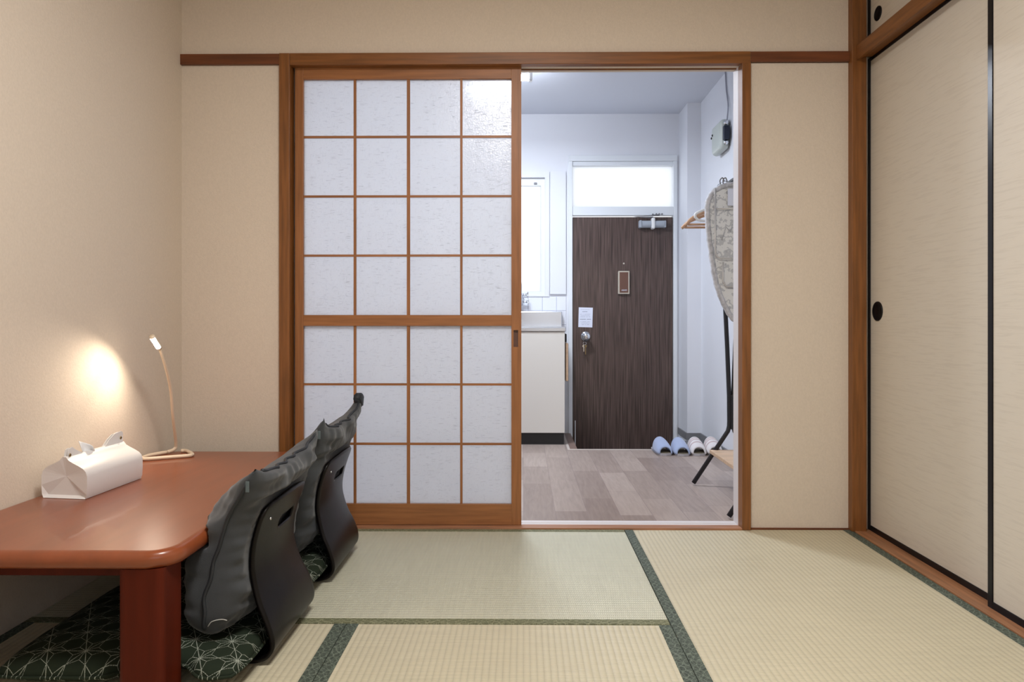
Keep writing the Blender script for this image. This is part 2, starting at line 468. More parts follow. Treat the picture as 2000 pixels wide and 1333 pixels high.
def lathe(bm, prof, center, axis='z', n=24):
    """prof: (r,h) list around an axis through center"""
    c = Vector(center); rings = []
    for r, h in prof:
        ring = []
        for k in range(n):
            a = 2 * pi * k / n
            if axis == 'z': p = Vector((r * cos(a), r * sin(a), h))
            elif axis == 'y': p = Vector((r * cos(a), h, r * sin(a)))
            else: p = Vector((h, r * cos(a), r * sin(a)))
            ring.append(bm.verts.new(c + p))
        rings.append(ring)
    for A, B in zip(rings, rings[1:]):
        for k in range(n): bm.faces.new((A[k], A[(k + 1) % n], B[(k + 1) % n], B[k]))
    bm.faces.new(rings[0]); bm.faces.new(rings[-1][::-1])

def thing(name, label, cat, loc, group=None):
    o = bpy.data.objects.new(name, None); col.objects.link(o)
    o.location = loc; o.empty_display_size = 0.05
    o['label'] = label; o['category'] = cat
    if group: o['group'] = group
    return o

def struct(o, label=None):
    o['kind'] = 'structure'
    if label: o['label'] = label
    return o

def sthing(name, loc, label=None):
    o = bpy.data.objects.new(name, None); col.objects.link(o); o.location = loc
    o['kind'] = 'structure'
    if label: o['label'] = label
    return o

def tag(o, label, cat, group=None):
    o['label'] = label; o['category'] = cat
    if group: o['group'] = group
    return o

def copy_tree(root):
    r = root.copy(); col.objects.link(r)
    for ch in list(root.children):
        c = ch.copy(); col.objects.link(c); c.parent = r
        for gch in list(ch.children):
            d = gch.copy(); col.objects.link(d); d.parent = c
    return r

# ------------------------------------------------------------------ the tatami room
WL, WR, YW, YB, CZ = -1.312, 1.40, 2.66, -0.75, 2.34     # left wall, closet back, partition, rear wall, ceiling
KY = 2.745                                               # kitchen side of the partition
struct(bx('floor', WL, 1.42, YB, YW, -0.12, -0.055, M['kamachi']), 'subfloor under the tatami mats')
struct(bx('ceiling', WL - 0.1, 1.5, YB - 0.1, KY, CZ, CZ + 0.06, M['ceil']), 'wooden board ceiling of the tatami room')
struct(bx('wall_left', WL - 0.1, WL, YB - 0.1, KY, -0.12, CZ, M['paper']), 'beige papered wall behind the low table and lamp')
bm = bmesh.new()
add_box(bm, WL, -0.931, YW, KY, -0.12, 1.773)
add_box(bm, 0.861, 1.42, YW, KY, -0.12, 1.776)
add_box(bm, WL, 1.42, YW, KY, 1.774, CZ)
add_box(bm, -0.931, 0.861, YW, KY, -0.12, -0.01)
struct(link('wall_partition', bm, M['paper']), 'beige papered wall around the sliding door opening')
bm = bmesh.new()                                         # rear wall with a window opening behind the camera
add_box(bm, WL, -0.45, YB - 0.1, YB, -0.12, CZ); add_box(bm, 1.15, 1.42, YB - 0.1, YB, -0.12, CZ)
add_box(bm, -0.45, 1.15, YB - 0.1, YB, -0.12, 0.65); add_box(bm, -0.45, 1.15, YB - 0.1, YB, 1.85, CZ)
struct(link('wall_rear', bm, M['paper']), 'papered wall behind the camera')
wd = sthing('window_3', (0.35, YB - 0.05, 0.65), 'window behind the camera')
bm = bmesh.new()
for a in ((-0.45, 1.15, 0.65, 0.69), (-0.45, 1.15, 1.81, 1.85), (-0.45, -0.41, 0.69, 1.81), (1.11, 1.15, 0.69, 1.81), (0.33, 0.37, 0.69, 1.81)):
    add_box(bm, a[0], a[1], YB - 0.07, YB - 0.03, a[2], a[3])
link('window_frame', bm, M['alu'], wd)
bx('pane', -0.41, 1.11, YB - 0.055, YB - 0.05, 0.69, 1.81, M['wglass'], wd)
struct(bx('wall_right', 1.40, 1.50, YB - 0.1, KY, -0.12, CZ, M['paper']), 'back of the closet')

# tatami mats
def tatami(x0, x1, y0, y1, along, label):
    t = thing('tatami_mat', label, 'tatami mat', ((x0 + x1) / 2, (y0 + y1) / 2, -0.055), 'tatami mats of the room')
    bw = 0.031; g = 0.0012
    x0 += g; x1 -= g; y0 += g; y1 -= g
    ms, mh = (M['tat_y'], M['heri_y']) if along == 'y' else (M['tat_x'], M['heri_x'])
    bx('rush_surface', x0, x1, y0, y1, -0.055, -0.0012, ms, t, 0.001, 1)
    if along == 'y': rs = ((x0 - 0.0004, x0 + bw, y0, y1), (x1 - bw, x1 + 0.0004, y0, y1))
    else: rs = ((x0, x1, y0 - 0.0004, y0 + bw), (x0, x1, y1 - bw, y1 + 0.0004))
    for r in rs: bx('cloth_border', *r, -0.05, 0.0, mh, t, 0.001, 1)
    return t
tatami(WL, 0.383, 1.812, 2.650, 'x', 'tatami mat lying crosswise along the lattice door, cool kitchen light painted into its colour')
tatami(0.383, 1.243, 0.95, 2.658, 'y', 'yellowish tatami mat in front of the black-framed closet doors')
tatami(-0.461, 0.383, 0.102, 1.812, 'y', 'tatami mat in the bottom middle between two dark green borders')
tatami(WL, -0.461, 0.102, 1.812, 'y', 'tatami mat under the low table and the nearer legless chair')
tatami(0.383, 1.243, YB, 0.95, 'y', 'tatami mat beside the camera along the closet')
tatami(WL, 0.383, YB, 0.102, 'x', 'tatami mat lying crosswise behind the camera')

# trims on the partition
Yt = 2.645
struct(bx('trim_1', WL, -0.931, Yt + 0.002, YW, 1.773, 1.813, M['woodd_x'], bev=0.001), 'thin brown picture rail left of the lattice door')
struct(bx('trim_2', 0.861, 1.235, Yt + 0.002, YW, 1.776, 1.814, M['woodd_x'], bev=0.001), 'thin brown picture rail right of the doorway')
bm = bmesh.new()
add_box(bm, -0.891, 0.861, Yt, 2.66, 1.769, 1.814, 0.0015)
add_box(bm, -0.891, 0.826, 2.66, 2.676, 1.769, 1.80)
add_box(bm, -0.891, 0.826, 2.71, 2.716, 1.769, 1.80)
struct(link('trim_3', bm, M['wood_x']), 'brown head beam over the sliding door opening')
bm = bmesh.new(); add_box(bm, -0.931, -0.891, Yt - 0.002, 2.70, 0, 1.8135, 0.0015); add_box(bm, -0.931, -0.866, 2.7085, 2.722, 0, 1.78)  # second box is an added stop, blocking kitchen light behind the door gap
struct(link('trim_4', bm, M['wood_z']), 'brown post left of the lattice door, with an added light stop')
bm = bmesh.new(); add_box(bm, 0.828, 0.861, Yt - 0.002, 2.694, 0, 1.769, 0.0015)
struct(link('trim_5', bm, M['wood_z']), 'brown post right of the open doorway')
bm = bmesh.new()
add_box(bm, -0.891, 0.861, Yt, 2.676, -0.05, 0.006, 0.001)
add_box(bm, -0.891, 0.828, 2.676, 2.70, -0.05, 0.003)
struct(link('trim_6', bm, wood('threshold_wood', (0.36, 0.17, 0.09), 0)), 'brown threshold under the sliding door')
bm = bmesh.new()
add_box(bm, WL, -0.931, 2.652, YW, -0.05, 0.008); add_box(bm, 0.861, 1.235, 2.652, YW, -0.05, 0.005)
struct(link('trim_7', bm, M['woodd_x']), 'dark base strip under the papered walls')
# white kitchen-side casing
bm = bmesh.new()
add_box(bm, 0.828, 0.861, 2.694, 2.756, 0, 1.80, 0.001)
add_box(bm, -0.931, 0.861, 2.716, 2.756, 1.776, 1.83, 0.001)
add_box(bm, -0.931, -0.891, 2.70, 2.756, 0, 1.80)
add_box(bm, -0.891, 0.828, 2.722, 2.752, -0.03, 0.004, 0.001)
add_box(bm, -0.891, 0.828, 2.70, 2.722, -0.03, 0.002, 0.0)
struct(link('trim_8', bm, mat('offwhite_casing', (0.70, 0.66, 0.66), 0.45)), 'off-white casing on the kitchen side of the doorway')

# sliding lattice door
W0, W1 = 2.679, 2.707
dr = sthing('door_1', (-0.45, 2.69, 0.006), 'wooden lattice sliding door with obscure glass panes')
bm = bmesh.new()
add_box(bm, -0.882, -0.850, W0, W1, 0.006, 1.772, 0.001); 
link('left_stile', bm, M['pwood_z'], dr)
# right stile with a cut finger pull
bm = bmesh.new()
add_box(bm, -0.046, -0.038, W0, W1, 0.006, 1.772); add_box(bm, -0.020, -0.008, W0, W1, 0.006, 1.772)
add_box(bm, -0.038, -0.020, W0, W1, 0.006, 0.692); add_box(bm, -0.038, -0.020, W0, W1, 0.757, 1.772)
rs = link('right_stile', bm, M['pwood_z'], dr)
bm = bmesh.new(); add_box(bm, -0.038, -0.020, W0 + 0.012, W1 - 0.002, 0.692, 0.757)
link('finger_pull', bm, M['brownp'], rs)['label'] = 'dark recessed finger pull'
bx('top_rail', -0.850, -0.046, W0, W1, 1.726, 1.772, M['pwood_x'], dr, 0.001)
bx('middle_rail', -0.850, -0.046, W0, W1, 0.773, 0.815, M['pwood_x'], dr, 0.001)
bx('bottom_rail', -0.850, -0.046, W0, W1, 0.006, 0.086, M['pwood_x'], dr, 0.001)
for xc, hw in ((-0.651, 0.0048), (-0.444, 0.006), (-0.2395, 0.0045)):
    bm = bmesh.new()
    add_box(bm, xc - hw, xc + hw, W0 + 0.004, W0 + 0.012, 0.086, 0.773); add_box(bm, xc - hw, xc + hw, W0 + 0.004, W0 + 0.012, 0.815, 1.726)
    link('vertical_glazing_bar', bm, M['pwood_z'], dr)
for zc in (1.504, 1.274, 1.045, 0.547, 0.317):
    bx('horizontal_glazing_bar', -0.850, -0.046, W0 + 0.0045, W0 + 0.0118, zc - 0.0042, zc + 0.0042, M['pwood_x'], dr)
bx('glass_pane', -0.850, -0.046, W0 + 0.0125, W0 + 0.0155, 0.815, 1.726, M['glass'], dr)
bx('glass_pane', -0.850, -0.046, W0 + 0.0125, W0 + 0.0155, 0.086, 0.773, M['glass'], dr)

# closet side
struct(bx('trim_9', 1.235, 1.289, 2.628, 2.70, 0, CZ, M['wood_z'], bev=0.0015), 'brown corner post beside the closet')
bm = bmesh.new()
add_box(bm, 1.25, 1.262, YB, 2.628, 1.772, 1.826, 0.001); add_box(bm, 1.262, 1.34, YB, 2.628, 1.785, 1.826)
struct(link('trim_10', bm, M['wood_y']), 'brown beam over the tall closet doors')
bm = bmesh.new()
add_box(bm, 1.244, 1.268, YB, 2.628, -0.05, 0.003, 0.001); add_box(bm, 1.268, 1.34, YB, 2.66, -0.05, 0.0015)
struct(link('trim_11', bm, M['sill']), 'worn brown sill track under the closet doors')

def fusuma(name, X, y0, y1, z0, z1, hy, hz, hr, label, st=0.020):
    d = sthing(name, (X, (y0 + y1) / 2, z0), label)
    bx('paper_panel', X + 0.001, X + 0.018, y0 + 0.015, y1 - 0.015, z0 + 0.015, z1 - 0.012, M['fusuma'], d)
    bm = bmesh.new()
    add_box(bm, X - 0.002, X + 0.021, y0, y0 + st, z0, z1, 0.001); add_box(bm, X - 0.002, X + 0.021, y1 - st, y1, z0, z1, 0.001)
    add_box(bm, X - 0.002, X + 0.021, y0 + st, y1 - st, z0, z0 + 0.020, 0.001); add_box(bm, X - 0.002, X + 0.021, y0 + st, y1 - st, z1 - 0.014, z1, 0.001)
    link('black_frame', bm, M['lacquer'], d)
    if hy:
        bm = bmesh.new()
        lathe(bm, [(hr, 0.002), (hr, -0.0022), (hr * 0.86, -0.0024), (hr * 0.80, -0.0004), (hr * 0.1, -0.0002)], (X, hy, hz), 'x', 40)
        link('round_pull', bm, M['lacquer'], d, smooth=True)
fusuma('door_3', 1.310, 1.90, 2.662, 0.001, 1.787, 2.589, 0.828, 0.036, 'closet sliding door of beige paper with a round black pull')
fusuma('door_4', 1.284, 1.04, 1.937, 0.001, 1.787, None, None, None, 'nearer closet sliding door of beige paper at the right edge')
fusuma('door_5', 1.310, 1.90, 2.662, 1.826, 2.26, 2.586, 1.929, 0.026, 'small upper closet door of beige paper above the beam')
fusuma('door_6', 1.284, 1.04, 1.937, 1.826, 2.26, None, None, None, 'nearer small upper closet door')
struct(bx('trim_12', 1.25, 1.34, YB, 2.628, 2.26, CZ, M['wood_y']), 'beam above the upper closet doors')
struct(bx('wall_closet', 1.30, 1.40, YB, 1.04, 0.0, 1.785, M['paper']), 'papered wall beside the camera')

# ------------------------------------------------------------------ the kitchen
KR, KB, KC, KL = 1.20, 4.965, 2.275, -1.31
bm = bmesh.new()
add_box(bm, KL, KR, KY, 4.31, -0.04, 0.0); add_box(bm, KL, 0.275, 4.31, KB, -0.04, 0.0)
struct(link('floor', bm, M['planks']), 'grey-brown plank floor of the kitchen')
struct(bx('floor', 0.27, KR, 4.30, KB + 0.1, -0.24, -0.20, M['pit']), 'sunken entry floor in front of the brown door')
bm = bmesh.new()
add_box(bm, 0.275, KR, 4.31, 4.336, -0.20, 0.001, 0.001)
struct(link('trim_13', bm, M['kamachi_l']), 'pale edge of the step down to the entry')
bm = bmesh.new(); add_box(bm, 0.290, 0.335, 4.336, KB, -0.20, 0.001)
struct(link('trim_14', bm, M['kamachi']), 'brown edge of the step beside the entry')
bm = bmesh.new(); add_box(bm, KL, 0.290, 4.31, 4.336, -0.20, -0.04); add_box(bm, 0.275, 0.290, 4.336, KB, -0.20, 0.0005)
struct(link('trim_15', bm, M['kamachi_l']), 'pale strip beside the step')
struct(bx('ceiling', KL - 0.1, KR + 0.1, KY, KB + 0.1, KC, KC + 0.06, M['kceil']), 'white kitchen ceiling')
for k, yy in enumerate((3.97,)):
    struct(bx('trim_16', KL, KR, yy, yy + 0.012, KC - 0.003, KC, M['white']), 'seam strip across the kitchen ceiling')
struct(bx('wall_kitchen_left', KL - 0.1, KL, KY, KB + 0.1, -0.24, KC, M['white']), 'kitchen wall hidden behind the lattice door')
struct(bx('wall_kitchen_right', KR, KR + 0.12, KY, KB + 0.1, -0.24, KC, M['white']), 'white kitchen wall behind the garment rack')
struct(bx('wall_kitchen_pier', 1.108, KR, 4.72, KB, -0.20, KC, M['white']), 'white pier in the corner by the entry door')
struct(bx('wall_kitchen_front', KL, 1.2, KY, KY + 0.004, 1.83, KC, M['white']), 'white kitchen face of the partition above the doorway')
# end wall with openings for the window and the entry door
WX0, WX1, WZ0, WZ1 = -0.75, 0.185, 0.973, 1.862
DX0, DX1, DZ1 = 0.321, 1.092, 1.979
bm = bmesh.new()
T = 0.10
add_box(bm, KL, WX0, KB, KB + T, -0.24, KC); add_box(bm, WX0, WX1, KB, KB + T, -0.24, WZ0)
add_box(bm, WX0, WX1, KB, KB + T, WZ1, KC); add_box(bm, WX1, DX0, KB, KB + T, -0.24, KC)
add_box(bm, DX0, DX1, KB, KB + T, DZ1, KC); add_box(bm, DX1, KR, KB, KB + T, -0.24, KC)
struct(link('wall_kitchen_end', bm, M['white']), 'white end wall of the kitchen with window and entry door')
# board right of the window and tiled splash
struct(bx('trim_17', 0.190, 0.303, KB - 0.016, KB, 0.991, 1.862, M['white'], bev=0.001), 'flat white board between window and entry door')
struct(bx('wall_tiles', KL, 0.303, KB - 0.006, KB, 0.755, 0.972, M['tile']), 'white tiled splashback behind the sink')
# grey baseboard
bm = bmesh.new()
add_box(bm, KR - 0.008, KR, KY, 4.712, 0.0, 0.042, 0.001)
add_box(bm, 1.100, KR, 4.712, 4.72, 0.0, 0.042, 0.001)
add_box(bm, 1.100, 1.108, 4.72, KB, 0.0, 0.042, 0.001)
struct(link('baseboard_right', bm, M['grayb']), 'grey vinyl baseboard along the kitchen wall and pier')
struct(bx('trim_18', 1.07, KR, 4.336, 4.712, -0.20, -0.01, M['pit']), 'dark side of the sunken entry')

# kitchen window
wn = sthing('window_1', ((WX0 + WX1) / 2, KB + 0.05, WZ0), 'bright kitchen window of obscure glass over the sink')
bm = bmesh.new()
f0, f1 = KB - 0.012, KB + 0.06
add_box(bm, WX0, WX1, f0, f1, WZ1 - 0.040, WZ1, 0.001); add_box(bm, WX0, WX1, f0, f1, WZ0, WZ0 + 0.012, 0.001)
add_box(bm, WX1 - 0.032, WX1, f0, f1, WZ0 + 0.012, WZ1 - 0.040, 0.001); add_box(bm, WX0, WX0 + 0.032, f0, f1, WZ0 + 0.012, WZ1 - 0.040, 0.001)
link('window_frame', bm, M['white'], wn)
bm = bmesh.new()
s0, s1 = KB + 0.015, KB + 0.045
add_box(bm, WX0 + 0.032, WX1 - 0.032, s0, s1, 1.767, WZ1 - 0.040, 0.001); add_box(bm, WX0 + 0.032, WX1 - 0.032, s0, s1, WZ0 + 0.012, 1.009, 0.001)
add_box(bm, 0.125, WX1 - 0.032, s0, s1, 1.009, 1.767, 0.001); add_box(bm, WX0 + 0.032, WX0 + 0.06, s0, s1, 1.009, 1.767, 0.001)
sash = link('sash', bm, M['alu'], wn)
bx('pane', WX0 + 0.06, 0.125, s0 + 0.012, s0 + 0.016, 1.009, 1.767, M['wglass'], sash)
bm = bmesh.new(); add_box(bm, 0.075, 0.098, s0 - 0.008, s0, 1.775, 1.790, 0.002); link('catch', bm, M['grayb'], sash)

# transom over the entry door
tn = sthing('window_2', (0.7, KB + 0.03, 1.552), 'bright obscure glass transom above the entry door')
bm = bmesh.new()
add_box(bm, DX0, DX1, KB - 0.014, KB + 0.07, 1.937, DZ1, 0.002)
add_box(bm, 0.337, 1.073, KB - 0.002, KB + 0.06, 1.907, 1.937, 0.002)
add_box(bm, 0.349, 1.066, KB - 0.004, KB + 0.06, 1.552, 1.614, 0.002)
link('transom_frame', bm, M['alu'], tn)
bx('pane', 0.349, 1.062, KB + 0.03, KB + 0.034, 1.614, 1.907, M['wglass'], tn)
bm = bmesh.new()
add_box(bm, DX0, 0.349, KB - 0.014, KB + 0.07, -0.20, 1.937, 0.003)
add_box(bm, 1.066, DX1, KB - 0.014, KB + 0.07, -0.20, 1.937, 0.003)
struct(link('trim_19', bm, M['alu']), 'pale metal jambs of the entry door')

# entry door
ed = sthing('door_2', (0.707, KB + 0.02, -0.2), 'dark brown striped wood-grain entry door')
bx('door_leaf', 0.352, 1.063, KB + 0.005, KB + 0.045, -0.195, 1.541, M['entry'], ed, 0.002)
fy = KB + 0.005
dc = bpy.data.objects.new('door_closer', None)
bm = bmesh.new(); add_tube(bm, [(0.838, fy - 0.028, 1.485), (0.995, fy - 0.028, 1.485)], 0.026, 20)
add_box(bm, 0.818, 0.838, fy - 0.05, fy, 1.458, 1.512, 0.006); add_box(bm, 0.993, 1.008, fy - 0.05, fy, 1.460, 1.510, 0.006)
cl = link('door_closer', bm, mat('grey_cast_metal', (0.36, 0.39, 0.44), 0.4), ed); cl['label'] = 'silver hydraulic door closer'
bm = bmesh.new(); add_box(bm, 0.903, 0.928, fy - 0.062, fy - 0.002, 1.45, 1.528, 0.008); link('pivot_housing', bm, M['plasticw'], cl)
tube('closer_arm', [(0.915, fy - 0.05, 1.53), (0.78, fy - 0.055, 1.535), (0.96, fy - 0.05, 1.548)], 0.006, M['grayb'], cl)
bm = bmesh.new()
for s in (0.92, 0.945, 0.965, 0.985): lathe(bm, [(0.006, 0), (0.006, -0.004), (0.003, -0.006)], (s, KB - 0.004, 1.558 + (0.003 if s > 0.93 else 0)), 'y', 10)
link('fixing_screw', bm, M['grayb'], cl)
# peephole cover
pc = bx('peephole_cover', 0.673, 0.754, fy - 0.020, fy, 0.991, 1.155, M['tan'], ed, 0.004)
pc['label'] = 'tan framed brown peephole cover with small lettering'
bx('cover_panel', 0.683, 0.744, fy - 0.0215, fy - 0.019, 1.001, 1.146, M['brownp'], pc)
def text(body, size, loc, rot, m, parent, name='lettering'):
    cu = bpy.data.curves.new(name, 'FONT'); cu.body = body; cu.size = size; cu.align_x = 'CENTER'; cu.extrude = 0.0004
    o = bpy.data.objects.new(name, cu); col.objects.link(o)
    dg = bpy.context.evaluated_depsgraph_get()
    me = bpy.data.meshes.new_from_object(o.evaluated_get(dg)); bpy.data.objects.remove(o); bpy.data.curves.remove(cu)
    me.transform(Matrix.Translation(loc) @ Matrix.Rotation(rot, 4, 'X'))
    me.materials.clear(); me.materials.append(m)
    p = bpy.data.objects.new(name, me); col.objects.link(p)
    if parent is not None:
        p.parent = parent; off = Vector(parent.location); q = parent
        while q.parent is not None: q = q.parent; off = off + Vector(q.location)
        p.location = -off
    return p
text('AIHO', 0.016, (0.7155, fy - 0.0222, 1.013), radians(90), M['paperw'], pc)
bm = bmesh.new(); lathe(bm, [(0.006, 0), (0.006, -0.003), (0.003, -0.004)], (0.715, fy, 1.21), 'y', 14); link('peephole', bm, M['tan'], ed)
bm = bmesh.new()
lathe(bm, [(0.036, 0), (0.036, -0.006), (0.030, -0.010), (0.016, -0.014), (0.016, -0.040), (0.026, -0.046), (0.029, -0.058), (0.024, -0.070), (0.009, -0.074)], (0.444, fy, 0.690), 'y', 28)
kn = link('door_knob', bm, M['chrome'], ed, smooth=True)
bm = bmesh.new(); lathe(bm, [(0.010, -0.073), (0.010, -0.078), (0.004, -0.079)], (0.444, fy, 0.690), 'y', 14); link('keyhole_barrel', bm, M['chrome'], kn)
bm = bmesh.new(); add_box(bm, 0.366, 0.372, fy - 0.012, fy, -0.11, 0.09); link('edge_strip', bm, M['alu'], ed)

# keys hanging below the knob
k = thing('key_bunch', 'small bunch of keys hanging below the round door knob', 'keys', (0.432, fy - 0.03, 0.53))
bm = bmesh.new(); add_tube(bm, [(0.434 + 0.011 * cos(a), fy - 0.035, 0.641 + 0.011 * sin(a)) for a in [2 * pi * i / 16 for i in range(16)]], 0.0018, 6, closed=True)
link('key_ring', bm, M['chrome'], k, smooth=True)
tube('cord_loop', [(0.444, fy - 0.03, 0.676), (0.438, fy - 0.036, 0.66), (0.434, fy - 0.036, 0.652)], 0.003, M['blackmat'], k, 8)
for dx, l in ((-0.006, 0.05), (0.006, 0.07)):
    bm = bmesh.new(); add_box(bm, 0.430 + dx, 0.437 + dx, fy - 0.037, fy - 0.034, 0.632 - l, 0.622, 0.001)
    lathe(bm, [(0.010, 0.001), (0.010, -0.001)], (0.4335 + dx, fy - 0.0355, 0.622), 'y', 16)
    link('key', bm, M['chrome'] if dx < 0 else M['brass'], k)
# paper notice
nt_ = thing('paper_notice', 'small white printed notice taped on the brown entry door', 'notice', (0.444, fy, 0.754))
bm = bmesh.new(); add_box(bm, 0.393, 0.493, fy - 0.0025, fy - 0.0005, 0.755, 0.896)
bmesh.ops.rotate(bm, verts=bm.verts, cent=(0.443, fy, 0.82), matrix=Matrix.Rotation(radians(1.5), 3, 'Y'))
link('sheet', bm, M['paperw'], nt_)
bm = bmesh.new()
for i, (z_, w_, h_) in enumerate(((0.881, 0.07, 0.0016), (0.866, 0.045, 0.004), (0.848, 0.076, 0.0018), (0.838, 0.07, 0.0018), (0.828, 0.076, 0.0018), (0.812, 0.078, 0.0045), (0.795, 0.07, 0.0018), (0.785, 0.06, 0.0018), (0.774, 0.066, 0.0022))):
    n_ = int(w_ / 0.006)
    for q in range(n_):
        if random.random() < 0.85:
            xx = 0.443 - w_ / 2 + q * 0.006
            add_box(bm, xx, xx + 0.0048, fy - 0.0029, fy - 0.0024, z_ - h_ / 2, z_ + h_ / 2)
link('printed_lines', bm, M['ink'], nt_)

# sink unit
su = thing('sink_unit', 'cream kitchen sink unit with black plinth beside the entry', 'kitchen cabinet', (-0.3, 4.72, 0))
bx('cabinet_body', -1.0, 0.266, 4.497, KB - 0.006, 0.076, 0.73, M['cab'], su)
for a, b_ in ((-1.0, -0.56), (-0.556, -0.152), (-0.148, 0.266)):
    bx('cabinet_door', a, b_, 4.477, 4.496, 0.078, 0.728, M['cab'], su, 0.002)
bx('plinth', -1.0, 0.262, 4.50, KB - 0.01, 0.0, 0.076, M['blackmat'], su)
ct = thing('sink_worktop', 'stainless steel sink worktop with raised back on the cream unit', 'worktop', (-0.3, 4.72, 0.73))
bm = bmesh.new()
add_box(bm, -1.0, 0.272, 4.470, 4.484, 0.731, 0.757, 0.004)
add_box(bm, -1.0, 0.272, 4.484, 4.56, 0.742, 0.762, 0.002)
add_box(bm, -1.0, -0.62, 4.56, 4.90, 0.742, 0.758); add_box(bm, 0.0, 0.272, 4.56, 4.90, 0.742, 0.758)
link('steel_top', bm, M['steel'], ct)
bx('back_ledge', -1.0, 0.272, 4.90, KB - 0.007, 0.742, 0.868, M['steel'], ct, 0.006)
bm = bmesh.new()
add_box(bm, -0.62, 0.0, 4.56, 4.90, 0.60, 0.605); add_box(bm, -0.62, -0.615, 4.56, 4.90, 0.605, 0.757)
add_box(bm, -0.005, 0.0, 4.56, 4.90, 0.605, 0.757); add_box(bm, -0.62, 0.0, 4.56, 4.565, 0.605, 0.757); add_box(bm, -0.62, 0.0, 4.895, 4.90, 0.605, 0.757)
link('basin', bm, M['steel'], ct)
bm = bmesh.new(); add_box(bm, 0.02, 0.25, 4.476, 4.4795, 0.7375, 0.751, 0.001)
# faucet
fa = thing('faucet', 'chrome wall tap with swan neck spout above the sink', 'tap', (-0.02, KB, 0.93))
bm = bmesh.new(); lathe(bm, [(0.028, 0), (0.028, -0.006), (0.014, -0.012), (0.014, -0.07), (0.017, -0.075)], (-0.02, KB - 0.006, 0.945), 'y', 20)
lathe(bm, [(0.017, -0.035), (0.019, -0.03), (0.019, 0.04), (0.014, 0.05)], (-0.02, KB - 0.08, 0.945), 'z', 18)
link('tap_body', bm, M['chrome'], fa, smooth=True)
tube('spout', smooth_path([(-0.02, KB - 0.08, 0.99), (-0.018, KB - 0.082, 1.05), (-0.03, KB - 0.11, 1.085), (-0.05, KB - 0.17, 1.08), (-0.056, KB - 0.2, 1.04)]), 0.008, M['chrome'], fa)
for (cx_, cz_) in ((0.022, 0.985), (0.026, 0.935)):
    bm = bmesh.new()
    add_tube(bm, [(cx_ - 0.03, KB - 0.08, cz_), (cx_ + 0.004, KB - 0.085, cz_)], 0.009, 12)
    for q in range(2):
        a = pi / 4 + q * pi / 2
        add_tube(bm, [(cx_ + 0.008, KB - 0.085 - 0.022 * cos(a), cz_ - 0.022 * sin(a)), (cx_ + 0.008, KB - 0.085 + 0.022 * cos(a), cz_ + 0.022 * sin(a))], 0.0055, 10)
    link('cross_handle', bm, M['chrome'], fa, smooth=True)
# cutting board on the side of the unit
cb = thing('cutting_board', 'thin pale wooden board hanging on the side of the sink unit', 'cutting board', (0.28, 4.6, 0.40))
bx('board', 0.273, 0.290, 4.50, 4.72, 0.408, 0.655, M['lightwood'], cb, 0.004)
bm = bmesh.new(); add_box(bm, 0.267, 0.281, 4.52, 4.60, 0.66, 0.715, 0.004); hk = link('hook', bm, M['blackmat'], cb); hk['label'] = 'black hook'

# fluorescent lamp under the kitchen ceiling
kl = thing('fluorescent_lamp', 'lit white fluorescent batten lamp under the kitchen ceiling', 'ceiling lamp', (-0.14, 3.9, KC))
bm = bmesh.new(); prism(bm, [(3.84, KC), (3.96, KC), (3.93, 2.205), (3.87, 2.205)], 'x', -0.34, 0.02)
link('housing', bm, M['plasticw'], kl)
tube('glass_tube', [(-0.30, 3.9, 2.160), (0.030, 3.9, 2.160)], 0.018, M['tube'], kl, 16)
for xe in (-0.31, 0.040):
    bm = bmesh.new(); prism(bm, [(3.872, 2.225), (3.928, 2.225), (3.918, 2.138), (3.882, 2.138)], 'x', xe - 0.010, xe + 0.010)
    bmesh.ops.bevel(bm, geom=list(bm.edges), offset=0.005, segments=2, affect='EDGES')
    link('tube_holder', bm, M['plasticw'], kl)
# ceiling lamp of the tatami room (above the frame)
cl2 = thing('ceiling_lamp', 'round ceiling lamp of the tatami room above the camera', 'ceiling lamp', (0.0, 0.95, CZ))
bm = bmesh.new(); lathe(bm, [(0.24, 2.34), (0.26, 2.30), (0.26, 2.24), (0.20, 2.18), (0.02, 2.17)], (0.0, 0.95, 0), 'z', 40)
link('lamp_shade', bm, M['lampshade'], cl2, smooth=True)

# door chime box on the kitchen wall
ch = thing('wall_chime', 'grey-green rounded box with a cable high on the kitchen wall', 'chime box', (KR, 4.15, 1.80))
bm = bmesh.new(); add_box(bm, 1.142, KR - 0.001, 4.05, 4.255, 1.795, 1.975, 0.028, 5); link('casing', bm, M['boxg'], ch, smooth=False)
bm = bmesh.new(); add_box(bm, 1.155, 1.188, 4.018, 4.05, 1.845, 1.925, 0.003); link('switch_block', bm, mat('navy_black_plastic', (0.008, 0.014, 0.035), 0.4), ch)
for zz in (1.945, 1.832):
    bm = bmesh.new(); lathe(bm, [(0.014, 0), (0.014, -0.014), (0.011, -0.018), (0.004, -0.019)], (1.172, 4.05, zz), 'y', 20); link('screw_terminal', bm, M['chrome'], ch, smooth=True)
bm = bmesh.new()
for yy, zz in ((4.235, 1.905), (4.215, 1.917)): lathe(bm, [(0.007, 0), (0.007, -0.004), (0.005, -0.005)], (1.142, yy, zz), 'x', 12)
link('indicator_hole', bm, M['blackmat'], ch)
tube('cable', smooth_path([(1.178, 4.045, 1.95), (1.19, 4.06, 2.05), (1.194, 4.11, 2.16), (1.194, 4.13, KC)]), 0.004, M['cord'], ch, 8)

